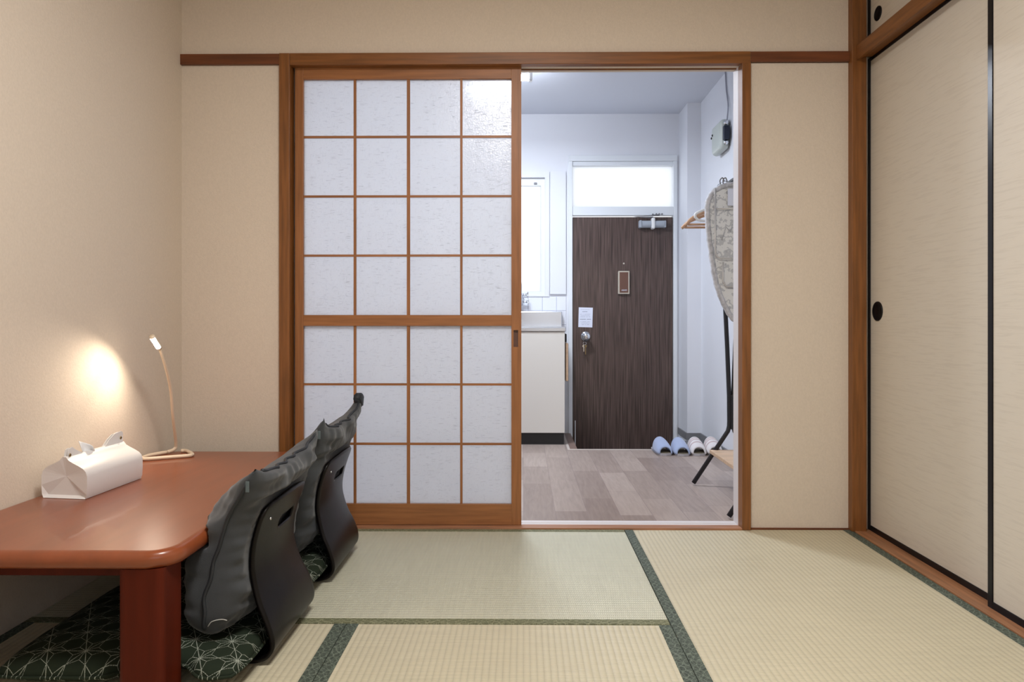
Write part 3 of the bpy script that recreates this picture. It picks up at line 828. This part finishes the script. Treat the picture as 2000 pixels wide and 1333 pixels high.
# slippers, toes toward the camera
def slipper(x, y, rz, kind, label, group):
    t = thing('slipper', label, 'slipper', (x, y, 0), group)
    def half(s): # s 0 toe .. 1 heel
        return 0.046 * (max(0.0, 1 - (2 * s - 1) ** 6)) ** 0.5 * (1.0 - 0.14 * s)
    L_ = 0.245
    ns = 30
    out = [(half(i / ns), L_ * i / ns) for i in range(ns + 1)] + [(-half(i / ns), L_ * i / ns) for i in range(ns - 1, 0, -1)]
    bm = bmesh.new(); prism(bm, out, 'z', 0.001, 0.014); 
    s_ = link('sole', bm, M['sole'])
    bm = bmesh.new(); prism(bm, [(a * 0.88, b_ * 0.95 + 0.006) for a, b_ in out], 'z', 0.0138, 0.0165)
    i_ = link('insole', bm, M['insole'])
    bm = bmesh.new(); rows = []
    nu, nv = 18, 12
    for j in range(nv + 1):
        s = j / nv; yy = 0.014 + 0.130 * s
        hw = half(min(1, yy / L_)) * 1.05; ht = 0.038 + 0.040 * (1 - (1 - s) ** 1.8)
        rows.append([bm.verts.new((hw * cos(pi * i / nu), yy + 0.012 * sin(pi * i / nu), 0.010 + ht * sin(pi * i / nu) ** 0.8)) for i in range(nu + 1)])
    for A, B in zip(rows, rows[1:]):
        for i in range(nu):
            f = bm.faces.new((A[i], A[i + 1], B[i + 1], B[i]))
            if kind == 'stripe':
                j = rows.index(A); f.material_index = 1 if (j in (4, 7, 9)) else 0
    u_ = link('upper', bm, [M['blue']] if kind == 'blue' else [M['wool'], M['pink']], smooth=True)
    md = u_.modifiers.new('thick', 'SOLIDIFY'); md.thickness = 0.006; md.offset = 0
    for o in (s_, i_, u_): o.parent = t
    t.rotation_euler = (0, 0, rz)
    return t
M['pink'] = mat('dusty_pink_stripe', (0.52, 0.40, 0.40), 0.95)
G1, G2 = 'pale blue slippers by the entry', 'striped slippers by the entry'
slipper(0.843, 4.112, radians(4), 'blue', 'pale blue open-toe slipper, farthest left of the four by the entry', G1)
slipper(0.941, 4.095, radians(0), 'blue', 'pale blue open-toe slipper beside the striped slippers', G1)
slipper(1.038, 4.107, radians(-2), 'stripe', 'white and pink striped slipper beside the blue pair', G2)
slipper(1.137, 4.118, radians(-3), 'stripe', 'white and pink striped slipper behind the black rack leg', G2)

# garment rack
gr = thing('garment_rack', 'black tubular garment rack with a low wooden shelf', 'clothes rack', (1.0, 3.1, 0))
CXr = 1.003
for yy in (3.372, 2.792):
    for s in (-1, 1):
        pts = [(CXr + s * 0.182, yy, 0.011), (CXr + s * 0.016, yy, 0.262), (CXr + s * 0.010, yy, 0.285), (CXr + s * 0.009, yy, 0.31), (CXr + s * 0.010, yy, 0.43), (CXr + s * 0.019, yy, 0.664), (CXr + s * 0.028, yy, 0.85), (CXr + s * 0.03, yy, 1.2), (CXr + s * 0.012, yy, 1.46)]
        tube('side_tube', pts, 0.0105, M['blackmetal'], gr, 14)
    bm = bmesh.new(); add_box(bm, CXr - 0.006, CXr + 0.022, yy - 0.013, yy + 0.013, 0.272, 0.438, 0.003); link('joint_plate', bm, M['blackmetal'], gr)
tube('hanging_rod', [(CXr, 2.76, 1.465), (CXr, 3.60, 1.465)], 0.0125, M['blackmetal'], gr, 16)
bm = bmesh.new(); lathe(bm, [(0.008, 2.742), (0.018, 2.748), (0.018, 2.765), (0.010, 2.772)], (CXr, 0, 1.465), 'y', 18); link('end_knob', bm, M['blackmetal'], gr, smooth=True)
bm = bmesh.new(); lathe(bm, [(0.010, 3.59), (0.018, 3.596), (0.018, 3.612), (0.008, 3.618)], (CXr, 0, 1.465), 'y', 18); link('end_knob', bm, M['blackmetal'], gr, smooth=True)
bx('shelf', 0.90, 1.108, 2.79, 3.375, 0.155, 0.172, M['lightwood'], gr, 0.002)

# hangers
def hanger(y, wd_, m, rr, label, hz=1.276, rise=0.085, tilt=0.0):
    t = thing('clothes_hanger', label, 'hanger', (CXr, y, 1.477), 'hangers on the garment rack')
    tube('hook', smooth_path([(CXr - 0.02, y, 1.465), (CXr - 0.013, y, 1.487), (CXr, y, 1.4915), (CXr + 0.018, y, 1.472), (CXr + 0.006, y, 1.43), (CXr, y, hz + rise + 0.01)]), 0.0022, M['chrome'], t, 8)
    if m is M['beech']:
        bm = bmesh.new()
        arch = smooth_path([(CXr - wd_, y, hz - 0.004), (CXr - wd_ * 0.8, y, hz + rise * 0.38), (CXr - wd_ * 0.3, y, hz + rise * 0.85), (CXr, y, hz + rise), (CXr + wd_ * 0.3, y, hz + rise * 0.85), (CXr + wd_ * 0.8, y, hz + rise * 0.38), (CXr + min(wd_, 0.18), y, hz - 0.004)])
        add_tube(bm, arch, rr, 12); link('shoulder_bar', bm, m, t, smooth=True)
        tube('trouser_bar', [(CXr - wd_ * 0.93, y, hz), (CXr + min(wd_, 0.18) * 0.93, y, hz)], rr * 0.75, m, t)
    else:
        lp = smooth_path([(CXr - wd_, y, hz + 0.02), (CXr - wd_ * 0.93, y, hz + rise * 0.55), (CXr - wd_ * 0.4, y, hz + rise * 0.95), (CXr, y, hz + rise * 1.1), (CXr + wd_ * 0.4, y, hz + rise * 0.95), (CXr + wd_ * 0.95, y, hz + rise * 0.4), (CXr + wd_, y, hz + 0.02), (CXr + wd_ * 0.8, y, hz), (CXr, y, hz - 0.002), (CXr - wd_ * 0.8, y, hz + 0.002), (CXr - wd_, y, hz + 0.02)])[:-1]
        bm = bmesh.new(); add_tube(bm, lp, rr, 12, closed=True); link('loop', bm, m, t, smooth=True)
    return t
hanger(3.555, 0.196, M['beech'], 0.008, 'pale wooden hanger sticking out left of the ironing board', 1.272, 0.08)
hanger(3.52, 0.185, M['beech'], 0.008, 'second wooden hanger close in front of the longest one', 1.282, 0.09)
hanger(3.47, 0.150, M['plasticw'], 0.0065, 'white plastic hanger in front of the wooden hangers', 1.292, 0.075)
# ironing board hung on the rack
ib = thing('ironing_board', 'small ironing board hanging upright with grey floral cover', 'ironing board', (1.02, 3.28, 0.77))
half_pts = [(0.0, 1.444), (0.045, 1.442), (0.09, 1.430), (0.125, 1.408), (0.147, 1.375), (0.156, 1.335), (0.155, 1.28), (0.150, 1.20), (0.138, 1.10), (0.122, 1.00), (0.102, 0.93), (0.077, 0.87), (0.045, 0.815), (0.02, 0.79), (0.0, 0.785)]
IX = 1.018
outl = [(IX - a, b_) for a, b_ in half_pts] + [(IX + a, b_) for a, b_ in half_pts[-2:0:-1]]
bm = bmesh.new(); prism(bm, outl, 'y', 3.285, 3.297); link('board_panel', bm, M['floral'], ib)
ring = smooth_path([(p[0], 3.288, p[1]) for p in outl] + [(outl[0][0], 3.288, outl[0][1])], 4)[:-1]
cc = Vector((IX, 3.288, 1.12))
ring2 = []
for i, p in enumerate(ring):
    d = (cc - p); d.normalize(); ring2.append(p + d * (0.006 + 0.0018 * sin(i * 2.1)))
bm = bmesh.new(); add_tube(bm, ring2, 0.0125, 10, closed=True); link('gathered_hem', bm, M['hem'], ib, smooth=True)
tube('folding_leg', [(0.897, 3.268, 1.415), (0.897, 3.266, 1.13), (0.900, 3.266, 1.108), (0.908, 3.266, 1.094), (0.925, 3.266, 1.088), (1.11, 3.266, 1.088), (1.128, 3.266, 1.10), (1.132, 3.266, 1.13), (1.132, 3.268, 1.415)], 0.004, M['wire'], ib, 10)
tube('folding_leg', [(0.935, 3.272, 1.07), (0.935, 3.272, 0.98), (0.95, 3.272, 0.955), (1.08, 3.272, 0.955), (1.095, 3.272, 0.98), (1.095, 3.272, 1.07)], 0.004, M['wire'], ib, 10)
tube('cross_brace', [(0.89, 3.27, 1.32), (1.14, 3.27, 1.32)], 0.003, M['wire'], ib, 8)
bm = bmesh.new(); zz = [(0.93 + 0.02 * i, 3.276, 1.27 + (0.03 if i % 2 else -0.01) - 0.012 * (5 - i) ** 1.2) if i < 5 else (0.93 + 0.02 * i, 3.276, 1.27 + (0.03 if i % 2 else -0.01)) for i in range(9)]
add_tube(bm, zz, 0.0022, 6); link('elastic_lacing', bm, M['hem'], ib, smooth=True)
lb = bx('care_label', 0.958, 1.03, 3.274, 3.277, 1.335, 1.415, M['paperw'], ib); lb['label'] = 'white label on the cover'
for dx in (0, 0.014):
    tube('hook', smooth_path([(0.93 + dx, 3.288, 1.43), (0.925 + dx, 3.286, 1.455), (0.936 + dx, 3.284, 1.468), (0.945 + dx, 3.286, 1.45)], 5), 0.0028, M['grayb'], ib, 8)

# ------------------------------------------------------------------ low table
TZ = 0.32
lt = thing('low_table', 'low reddish-brown wooden table with rounded edges against the left wall', 'table', (-1.01, 1.95, 0))
def rrect(x0, x1, y0, y1, r, n=10):
    o = []
    for cx_, cy_, a0 in ((x1 - r, y1 - r, 0), (x0 + r, y1 - r, pi / 2), (x0 + r, y0 + r, pi), (x1 - r, y0 + r, 3 * pi / 2)):
        for i in range(n + 1): a = a0 + pi / 2 * i / n; o.append((cx_ + r * cos(a), cy_ + r * sin(a)))
    return o
bm = bmesh.new()
x0, x1, y0, y1 = -1.309, -0.707, 1.394, 2.52
prof = [(0.016, TZ - 0.036), (0.006, TZ - 0.034), (0.0015, TZ - 0.026), (0.0, TZ - 0.016), (0.003, TZ - 0.006), (0.010, TZ - 0.0015), (0.018, TZ)]
rings = [[bm.verts.new((p[0], p[1], z)) for p in rrect(x0 + i_, x1 - i_, y0 + i_, y1 - i_, 0.065 - i_)] for i_, z in prof]
for A, B in zip(rings, rings[1:]):
    n = len(A)
    for i in range(n): bm.faces.new((A[i], A[(i + 1) % n], B[(i + 1) % n], B[i])).smooth = True
bm.faces.new(rings[0]); bm.faces.new(rings[-1])
link('tabletop', bm, M['tabletop'], lt)
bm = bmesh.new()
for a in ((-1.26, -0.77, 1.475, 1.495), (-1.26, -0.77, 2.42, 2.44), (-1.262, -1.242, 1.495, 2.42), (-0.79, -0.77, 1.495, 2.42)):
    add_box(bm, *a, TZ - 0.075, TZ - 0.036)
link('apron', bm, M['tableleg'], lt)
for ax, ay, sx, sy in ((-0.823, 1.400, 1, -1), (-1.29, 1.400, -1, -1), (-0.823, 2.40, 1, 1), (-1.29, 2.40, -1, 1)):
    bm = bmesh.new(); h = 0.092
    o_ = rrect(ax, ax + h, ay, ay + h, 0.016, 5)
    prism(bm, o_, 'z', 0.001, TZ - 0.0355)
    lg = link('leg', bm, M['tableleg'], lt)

# tissue box
tb = thing('tissue_box', 'white faux-leather tissue box with brass snaps on the low table', 'tissue box', (-1.21, 1.94, TZ))
def tp(u, v, z):   # u along the box 0..1, v across 0 (room side)..1 (wall side)
    a = Vector((-1.146, 1.815, 0)); b_ = Vector((-1.135, 2.062, 0)); c = Vector((-1.276, 1.832, 0))
    p = a + (b_ - a) * u + (c - a) * v; return Vector((p.x, p.y, TZ + z))
bm = bmesh.new()
_h = [(0.54, 0.110), (0.60, 0.101), (0.70, 0.094), (0.82, 0.087), (0.92, 0.080), (0.98, 0.072), (1.01, 0.060), (1.012, 0.035), (1.0, 0.012), (0.97, 0.001)]
sec = [(v, z) for v, z in _h[::-1]] + [(1 - v, z) for v, z in _h]
A = []
for u in (0.0, 0.02, 0.5, 0.98, 1.0):
    A.append([bm.verts.new(tp(u, v, z)) for v, z in sec])
for R1, R2 in zip(A, A[1:]):
    for i in range(len(sec)): bm.faces.new((R1[i], R1[(i + 1) % len(sec)], R2[(i + 1) % len(sec)], R2[i]))
bm.faces.new(A[-1])
# folded-in end panels: pleated toward the middle
bo_ = link('body', bm, M['leather'], tb, smooth=True); bo_.data.set_sharp_from_angle(angle=radians(50))
bm = bmesh.new()
rim = [bm.verts.new(tp(0.0, v, z)) for v, z in sec]
deep = [bm.verts.new(tp(0.035, v, z)) for v, z in ((0.10, 0.008), (0.5, 0.058), (0.90, 0.008))]
def near_deep(i):
    v, z = sec[i]
    if z < 0.02: return 0 if v < 0.5 else 2
    return 1
for i in range(len(sec)):
    j = (i + 1) % len(sec); a_, b_ = near_deep(i), near_deep(j)
    bm.faces.new((rim[i], rim[j], deep[a_]))
    if a_ != b_: bm.faces.new((rim[j], deep[b_], deep[a_]))
bm.faces.new((deep[0], deep[1], deep[2]))
link('folded_end', bm, M['leather'], tb)
for side, off in ((0.455, 0), (0.535, 1)):
    bm = bmesh.new()
    prof2 = [(0.0, 0.092), (0.0, 0.118), (0.02, 0.130), (0.07, 0.133), (0.14, 0.122), (0.24, 0.110), (0.42, 0.103), (0.56, 0.101), (0.62, 0.104), (0.74, 0.128), (0.84, 0.140), (0.96, 0.143), (1.0, 0.138), (1.0, 0.118), (0.99, 0.092), (0.5, 0.088)]
    if off: prof2 = [(u, z - 0.003) for u, z in prof2]
    F = [bm.verts.new(tp(0.03 + 0.95 * u, side, z)) for u, z in prof2]; B = [bm.verts.new(tp(0.03 + 0.95 * u, side + 0.015, z)) for u, z in prof2]
    bm.faces.new(F); bm.faces.new(B[::-1])
    for i in range(len(F)): bm.faces.new((F[i], F[(i + 1) % len(F)], B[(i + 1) % len(F)], B[i]))
    link('top_flap', bm, M['leather'], tb)
for u, z in ((0.055, 0.113), (0.93, 0.124)):
    bm = bmesh.new(); c = tp(u, 0.455, z)
    lathe(bm, [(0.0048, 0.001), (0.0048, 0.0016), (0.003, 0.003)], (c.x, c.y, c.z), 'x', 16); link('snap', bm, M['brass'], tb, smooth=True)
bm = bmesh.new()   # tissue pulled up through the slot
rows = []
for j in range(9):
    v = j / 8
    rows.append([])
    for i in range(11):
        s = i / 10
        u = 0.33 + 0.26 * s - 0.10 * v + 0.04 * v * sin(5 * s)
        wq = 0.50 + 0.10 * sin(s * 7) * (0.3 + 0.7 * v)
        zz = 0.095 + v * (0.048 - 0.040 * s ** 1.3)
        rows[-1].append(bm.verts.new(tp(u, wq, zz)))
for R1, R2 in zip(rows, rows[1:]):
    for i in range(10): bm.faces.new((R1[i], R1[i + 1], R2[i + 1], R2[i]))
ts = link('tissue', bm, M['tissue'], tb, smooth=True)
md = ts.modifiers.new('thick', 'SOLIDIFY'); md.thickness = 0.001

# desk lamp
dl = thing('desk_lamp', 'slim cream wire desk lamp with glowing head on the low table', 'lamp', (-1.22, 2.42, TZ))
r = 0.0062; zb = TZ + r + 0.0005
base = smooth_path([(-1.262, 2.455, zb), (-1.292, 2.395, zb), (-1.290, 2.345, zb), (-1.270, 2.330, zb), (-1.215, 2.358, zb), (-1.160, 2.386, zb), (-1.150, 2.402, zb), (-1.160, 2.425, zb), (-1.205, 2.478, zb), (-1.225, 2.482, zb)], 6)
tube('wire_base', base, r, M['lampw'], dl)
stem = smooth_path([(-1.262, 2.455, zb), (-1.2465, 2.474, TZ + 0.014), (-1.238, 2.468, TZ + 0.04), (-1.214, 2.400, 0.46), (-1.197, 2.350, 0.56), (-1.186, 2.295, 0.64), (-1.184, 2.255, 0.700)], 8)
tube('stem', stem, r, M['lampw'], dl, r_end=0.0042)
hd0, hd1 = Vector((-1.184, 2.252, 0.703)), Vector((-1.183, 2.205, 0.742))
bm = bmesh.new(); add_tube(bm, [hd0, hd0.lerp(hd1, 0.1), hd0.lerp(hd1, 0.9), hd1], 0.0085, 14)
hdd = link('lamp_head', bm, M['lampw'], dl, smooth=True)
nrm = Vector((0.35, -0.62, -0.70)).normalized()
bm = bmesh.new(); o1 = nrm * 0.004; add_tube(bm, [hd0.lerp(hd1, 0.12) + o1, hd0.lerp(hd1, 0.92) + o1], 0.0075, 12)
le = link('led_strip', bm, M['led'], hdd, smooth=True); le['label'] = 'glowing warm white LED strip'
sp = bpy.data.lights.new('desk_lamp_light', 'SPOT'); sp.energy = 7.5; sp.color = (1.0, 0.84, 0.66); sp.spot_size = radians(150); sp.spot_blend = 0.85; sp.shadow_soft_size = 0.012
so = bpy.data.objects.new('desk_lamp_light', sp); col.objects.link(so)
so.location = (-1.186, 2.224, 0.715)
so.rotation_euler = (Vector((-1.275, 2.04, 0.43)) - Vector(so.location)).to_track_quat('-Z', 'Y').to_euler()

# ------------------------------------------------------------------ legless chairs, seat cushions, back cushions
SG, ZG, CG = 'legless chairs at the low table', 'green seat cushions on the legless chairs', 'charcoal cushions on the legless chairs'
def smooth1(pts, k=8): return [(p.x, p.y) for p in smooth_path([(a, b_, 0) for a, b_ in pts], k)]
prof = smooth1([(-0.93, 0.012), (-0.80, 0.010), (-0.66, 0.009), (-0.603, 0.012), (-0.578, 0.030), (-0.571, 0.060), (-0.580, 0.105), (-0.600, 0.160), (-0.612, 0.215), (-0.609, 0.265), (-0.596, 0.315), (-0.578, 0.362)], 7)
YC, HW = 1.737, 0.150
def make_chair():
    t = thing('legless_chair', 'black bentwood legless chair nearest the camera', 'floor chair', (-0.70, YC, 0), SG)
    # arc length param
    L_ = [0]
    for a, b_ in zip(prof, prof[1:]): L_.append(L_[-1] + math.hypot(b_[0] - a[0], b_[1] - a[1]))
    tot = L_[-1]
    nt_ = 28
    bm = bmesh.new(); rows = []
    for (px_, pz_), s in zip(prof, L_):
        hw = HW
        dt = tot - s
        # lower back slightly wider, waist slimmer
        hw *= 1.0 + 0.05 * math.exp(-((pz_ - 0.08) / 0.06) ** 2) - 0.05 * math.exp(-((pz_ - 0.22) / 0.07) ** 2)
        R_ = 0.034
        if dt < R_: hw -= R_ - sqrt(max(0, R_ ** 2 - (R_ - dt) ** 2))
        if s < 0.06: hw -= 0.06 - sqrt(max(0, 0.06 ** 2 - (0.06 - s) ** 2))
        row = []
        for i in range(nt_ + 1):
            v = -1 + 2 * i / nt_
            curve = 0.014 * (v * v) if pz_ > 0.03 else 0
            row.append(bm.verts.new((px_ - curve * min(1, (pz_ - 0.03) / 0.1), YC + v * hw, pz_ + (0.010 * (1 - v * v) if dt < 0.08 else 0) * (1 - dt / 0.08 if dt < 0.08 else 0))))
        rows.append(row)
    for A, B in zip(rows, rows[1:]):
        for i in range(nt_): bm.faces.new((A[i], A[i + 1], B[i + 1], B[i]))
    o = link('bent_shell', bm, M['ply'], None, smooth=True)
    md = o.modifiers.new('thick', 'SOLIDIFY'); md.thickness = 0.009; md.offset = 0
    # hand slot
    bm = bmesh.new()
    sl = []
    for i in range(13): a = -pi / 2 + pi * i / 12; sl.append((YC + 0.058 + 0.014 * cos(a), 0.297 + 0.014 * sin(a)))
    for i in range(13): a = pi / 2 + pi * i / 12; sl.append((YC - 0.028 + 0.014 * cos(a), 0.297 + 0.014 * sin(a)))
    prism(bm, sl, 'x', -0.75, -0.5)
    cut = link('cut', bm, None)
    bo = o.modifiers.new('slot', 'BOOLEAN'); bo.object = cut; bo.operation = 'DIFFERENCE'; bo.solver = 'EXACT'
    bpy.context.view_layer.update()
    dg = bpy.context.evaluated_depsgraph_get()
    me = bpy.data.meshes.new_from_object(o.evaluated_get(dg))
    o.modifiers.clear(); o.data = me
    bpy.data.objects.remove(cut)
    for p in me.polygons: p.use_smooth = True
    o.parent = t; o.location = -Vector(t.location)
    bm = bmesh.new(); lathe(bm, [(0.0035, 0), (0.0035, 0.0025), (0.002, 0.0035)], (-0.588, YC - 0.128, 0.330), 'x', 12)
    link('screw_cap', bm, M['chrome'], t, smooth=True)
    return t
ch0 = make_chair()
ch1 = copy_tree(ch0); ch1.location.y += 0.508; ch1['label'] = 'black bentwood legless chair farther away by the lattice door'

def make_zabuton():
    zx0, zx1, zy0, zy1 = -1.13, -0.592, 1.496, 1.945
    t = thing('seat_cushion', 'green star-patterned seat cushion on the nearer legless chair', 'seat cushion', ((zx0 + zx1) / 2, (zy0 + zy1) / 2, 0.012), ZG)
    bm = bmesh.new(); n = 44
    cx_, cy_, hx, hy = (zx0 + zx1) / 2, (zy0 + zy1) / 2, (zx1 - zx0) / 2, (zy1 - zy0) / 2
    def P(i, j, top):
        u, v = -1 + 2 * i / n, -1 + 2 * j / n
        ru = u * (1 - 0.035 * (1 - v * v)) if False else u * (1 - 0.03 * (1 - v * v) * abs(u) ** 4)
        rv = v * (1 - 0.03 * (1 - u * u) * abs(v) ** 4)
        e = (max(0, 1 - abs(u) ** 5) * max(0, 1 - abs(v) ** 5)) ** 0.5
        q = noise.noise(Vector((u * 2.2, v * 2.2, 4.0))) * 0.006 + noise.noise(Vector((u * 6, v * 6, 1.0))) * 0.0025
        tuft = 0.016 * math.exp(-(u * u + v * v) / 0.03)
        z = 0.044 + (e * (0.043 - 0.018 * math.exp(-((cx_ + hx * ru + 0.70) / 0.10) ** 2)) + e * q - tuft if top else -e * 0.031)
        rc = 1 - 0.07 * (abs(u) * abs(v)) ** 5; ru *= rc; rv *= rc
        X_ = cx_ + hx * ru
        press = 1 - math.exp(-((X_ + 0.777) / 0.080) ** 4)      # the table leg presses into the near edge
        return (X_, cy_ + hy * rv - 0.062 * press * ((1 - v) / 2) ** 4, z)
    Tp = [[bm.verts.new(P(i, j, True)) for j in range(n + 1)] for i in range(n + 1)]
    Bt = [[Tp[i][j] if i in (0, n) or j in (0, n) else bm.verts.new(P(i, j, False)) for j in range(n + 1)] for i in range(n + 1)]
    for X_ in (Tp, Bt):
        for i in range(n):
            for j in range(n):
                bm.faces.new((X_[i][j], X_[i + 1][j], X_[i + 1][j + 1], X_[i][j + 1]))
    link('quilted_cover', bm, M['asanoha'], t, smooth=True)
    bm = bmesh.new(); add_tube(bm, [Vector(P(i, 0, True)) for i in range(n)] + [Vector(P(n, i, True)) for i in range(n)] + [Vector(P(n - i, n, True)) for i in range(n)] + [Vector(P(0, n - i, True)) for i in range(n)], 0.0035, 8, closed=True)
    link('piping', bm, M['asanoha'], t, smooth=True)
    return t
z0 = make_zabuton()
z1 = copy_tree(z0); z1.location.y += 0.508; z1['label'] = 'green star-patterned seat cushion on the farther legless chair'

def shell_x(z):
    """front of the bent back at height z"""
    up_ = [p for p in prof if p[0] > -0.62 or p[1] > 0.03][-50:]
    best = min(up_, key=lambda p: abs(p[1] - z) + (1 if p[1] < 0.012 else 0))
    return best[0]

def pillow(name, label, cy_, hw, hh, base_z, xb, xt, thick, seed, tips, roll):
    """square cushion standing on its edge; u runs along y, v upward, s picks the chair side"""
    bt = Vector((xb, cy_, base_z))
    up = Vector((0, 0, 1)); U = Vector((0, 1, 0)); Wd = Vector((1, 0, 0))
    t = thing(name, label, 'cushion', tuple(bt), CG)
    n = 72; bm = bmesh.new()
    def P(u, v, s):
        # upper corners stretched to points, lower ones rounded, sides pulled in
        pu = u * (1 - 0.10 * (1 - v * v) * abs(u) ** 3); pv = v * (1 - 0.10 * (1 - u * u) * abs(v) ** 3)
        if v > 0: pv += tips * (abs(u) ** 6) * (v ** 6)
        else:
            q_ = (abs(u) ** 4) * (abs(v) ** 4); pu *= 1 - 0.16 * q_; pv *= 1 - 0.10 * q_
        e = (max(0, 1 - abs(u) ** 4) ** 0.45) * (max(0, 1 - abs(v) ** 3.0) ** 0.5)
        h = (v + 1) / 2
        belly = 1.18 - 0.42 * h ** 1.5
        wr = noise.noise(Vector((u * 2.4 + seed, v * 3.0, s * 3.1))) * 0.014
        au = 1 - abs(u)
        wr += 0.021 * noise.noise(Vector((u * 1.6 + seed, v * 8, s * 2.0 + seed))) * math.exp(-au * 2.0)
        wr += 0.009 * noise.noise(Vector((u * 10, v * 1.6 + seed, s * 2.0))) * math.exp(-(1 - abs(v)) * 2.2)
        w_ = s * thick * e * belly + wr * min(1, e * 1.6)
        seam = 0.012 * noise.noise(Vector((u * 3.1, v * 3.3, seed))) * (1 - e)
        x_ = xb + (xt - xb) * h ** 2.6 + w_ + seam
        p = Vector((x_, cy_ + hw * pu, base_z + hh * (1 + pv) + roll * u * h))
        if p.z < 0.385: p.x = min(p.x, shell_x(p.z) - 0.022 - 0.010 * max(0.0, 1 - abs(p.z - 0.2) / 0.2) * 0)
        k_ = max(0.0, 1 - max(0.0, abs(p.z - 0.303) - 0.022) / 0.035)      # rests against the table edge
        lim = -0.704 - 0.10 * (1 - k_)
        p.x = max(p.x, lim)
        return p
    g0 = [[bm.verts.new(P(-1 + 2 * i / n, -1 + 2 * j / n, 1)) for j in range(n + 1)] for i in range(n + 1)]
    g1 = [[g0[i][j] if i in (0, n) or j in (0, n) else bm.verts.new(P(-1 + 2 * i / n, -1 + 2 * j / n, -1)) for j in range(n + 1)] for i in range(n + 1)]
    for X_ in (g0, g1):
        for i in range(n):
            for j in range(n):
                bm.faces.new((X_[i][j], X_[i + 1][j], X_[i + 1][j + 1], X_[i][j + 1]))
    link('cover', bm, M['grey'], t, smooth=True)
    # zip along the near edge and across the top
    pts = [P(-1, -0.86 + 1.72 * k_ / 40, 1) + Vector((0, -0.002, 0)) for k_ in range(41)]
    bm = bmesh.new(); add_tube(bm, pts, 0.0042, 8); zp = link('zip', bm, M['zip'], t, smooth=True); zp['label'] = 'dark zip along the near seam'
    pts = [P(-0.86 + 1.75 * k_ / 40, 1, 1) + up * 0.001 + Wd * (0.006 * sin(k_ * 0.9) * (1 if 8 < k_ < 26 else 0.2)) for k_ in range(41)]
    bm = bmesh.new(); add_tube(bm, pts, 0.0040, 8); link('top_seam', bm, M['zip'], t, smooth=True)
    q = P(-1, 0.90, 1)
    bm = bmesh.new(); add_box(bm, q.x - 0.004, q.x + 0.004, q.y - 0.009, q.y - 0.006, q.z - 0.026, q.z - 0.002, 0.001)
    link('zip_pull', bm, mat('teal_grey_tape', (0.09, 0.12, 0.13), 0.6), t)
    return t, P
p0, P0 = pillow('back_cushion', 'charcoal cushion with a zip leaning on the nearer legless chair', 1.752, 0.232, 0.198, 0.064, -0.708, -0.588, 0.080, 3.0, 0.06, 0.008)
q = P0(-1, -0.72, 1)
tube('loose_thread', smooth_path([q + Vector((0.010, -0.004, -0.012)), q + Vector((0.020, -0.006, 0.0)), q + Vector((0.040, -0.004, 0.004)), q + Vector((0.052, -0.002, 0.001))], 5), 0.001, M['thread'], p0, 6)
p1, P1 = pillow('back_cushion', 'charcoal cushion with pointed dark corner leaning on the farther legless chair', 2.262, 0.225, 0.209, 0.066, -0.708, -0.585, 0.074, 9.0, 0.16, 0.012)
q = P1(1, 1, 1)
bm = bmesh.new(); prism(bm, [(q.y - 0.045, q.z - 0.014), (q.y - 0.030, q.z + 0.004), (q.y - 0.004, q.z + 0.006), (q.y + 0.020, q.z - 0.010), (q.y + 0.004, q.z - 0.046), (q.y - 0.008, q.z - 0.044)], 'x', q.x - 0.014, q.x + 0.012)
bmesh.ops.bevel(bm, geom=list(bm.edges), offset=0.004, segments=2, affect='EDGES')
link('corner_tip', bm, M['zip'], p1, smooth=True)

for o in list(bpy.data.objects):
    if o.type == 'EMPTY' and o.parent is None and not o.children: bpy.data.objects.remove(o)
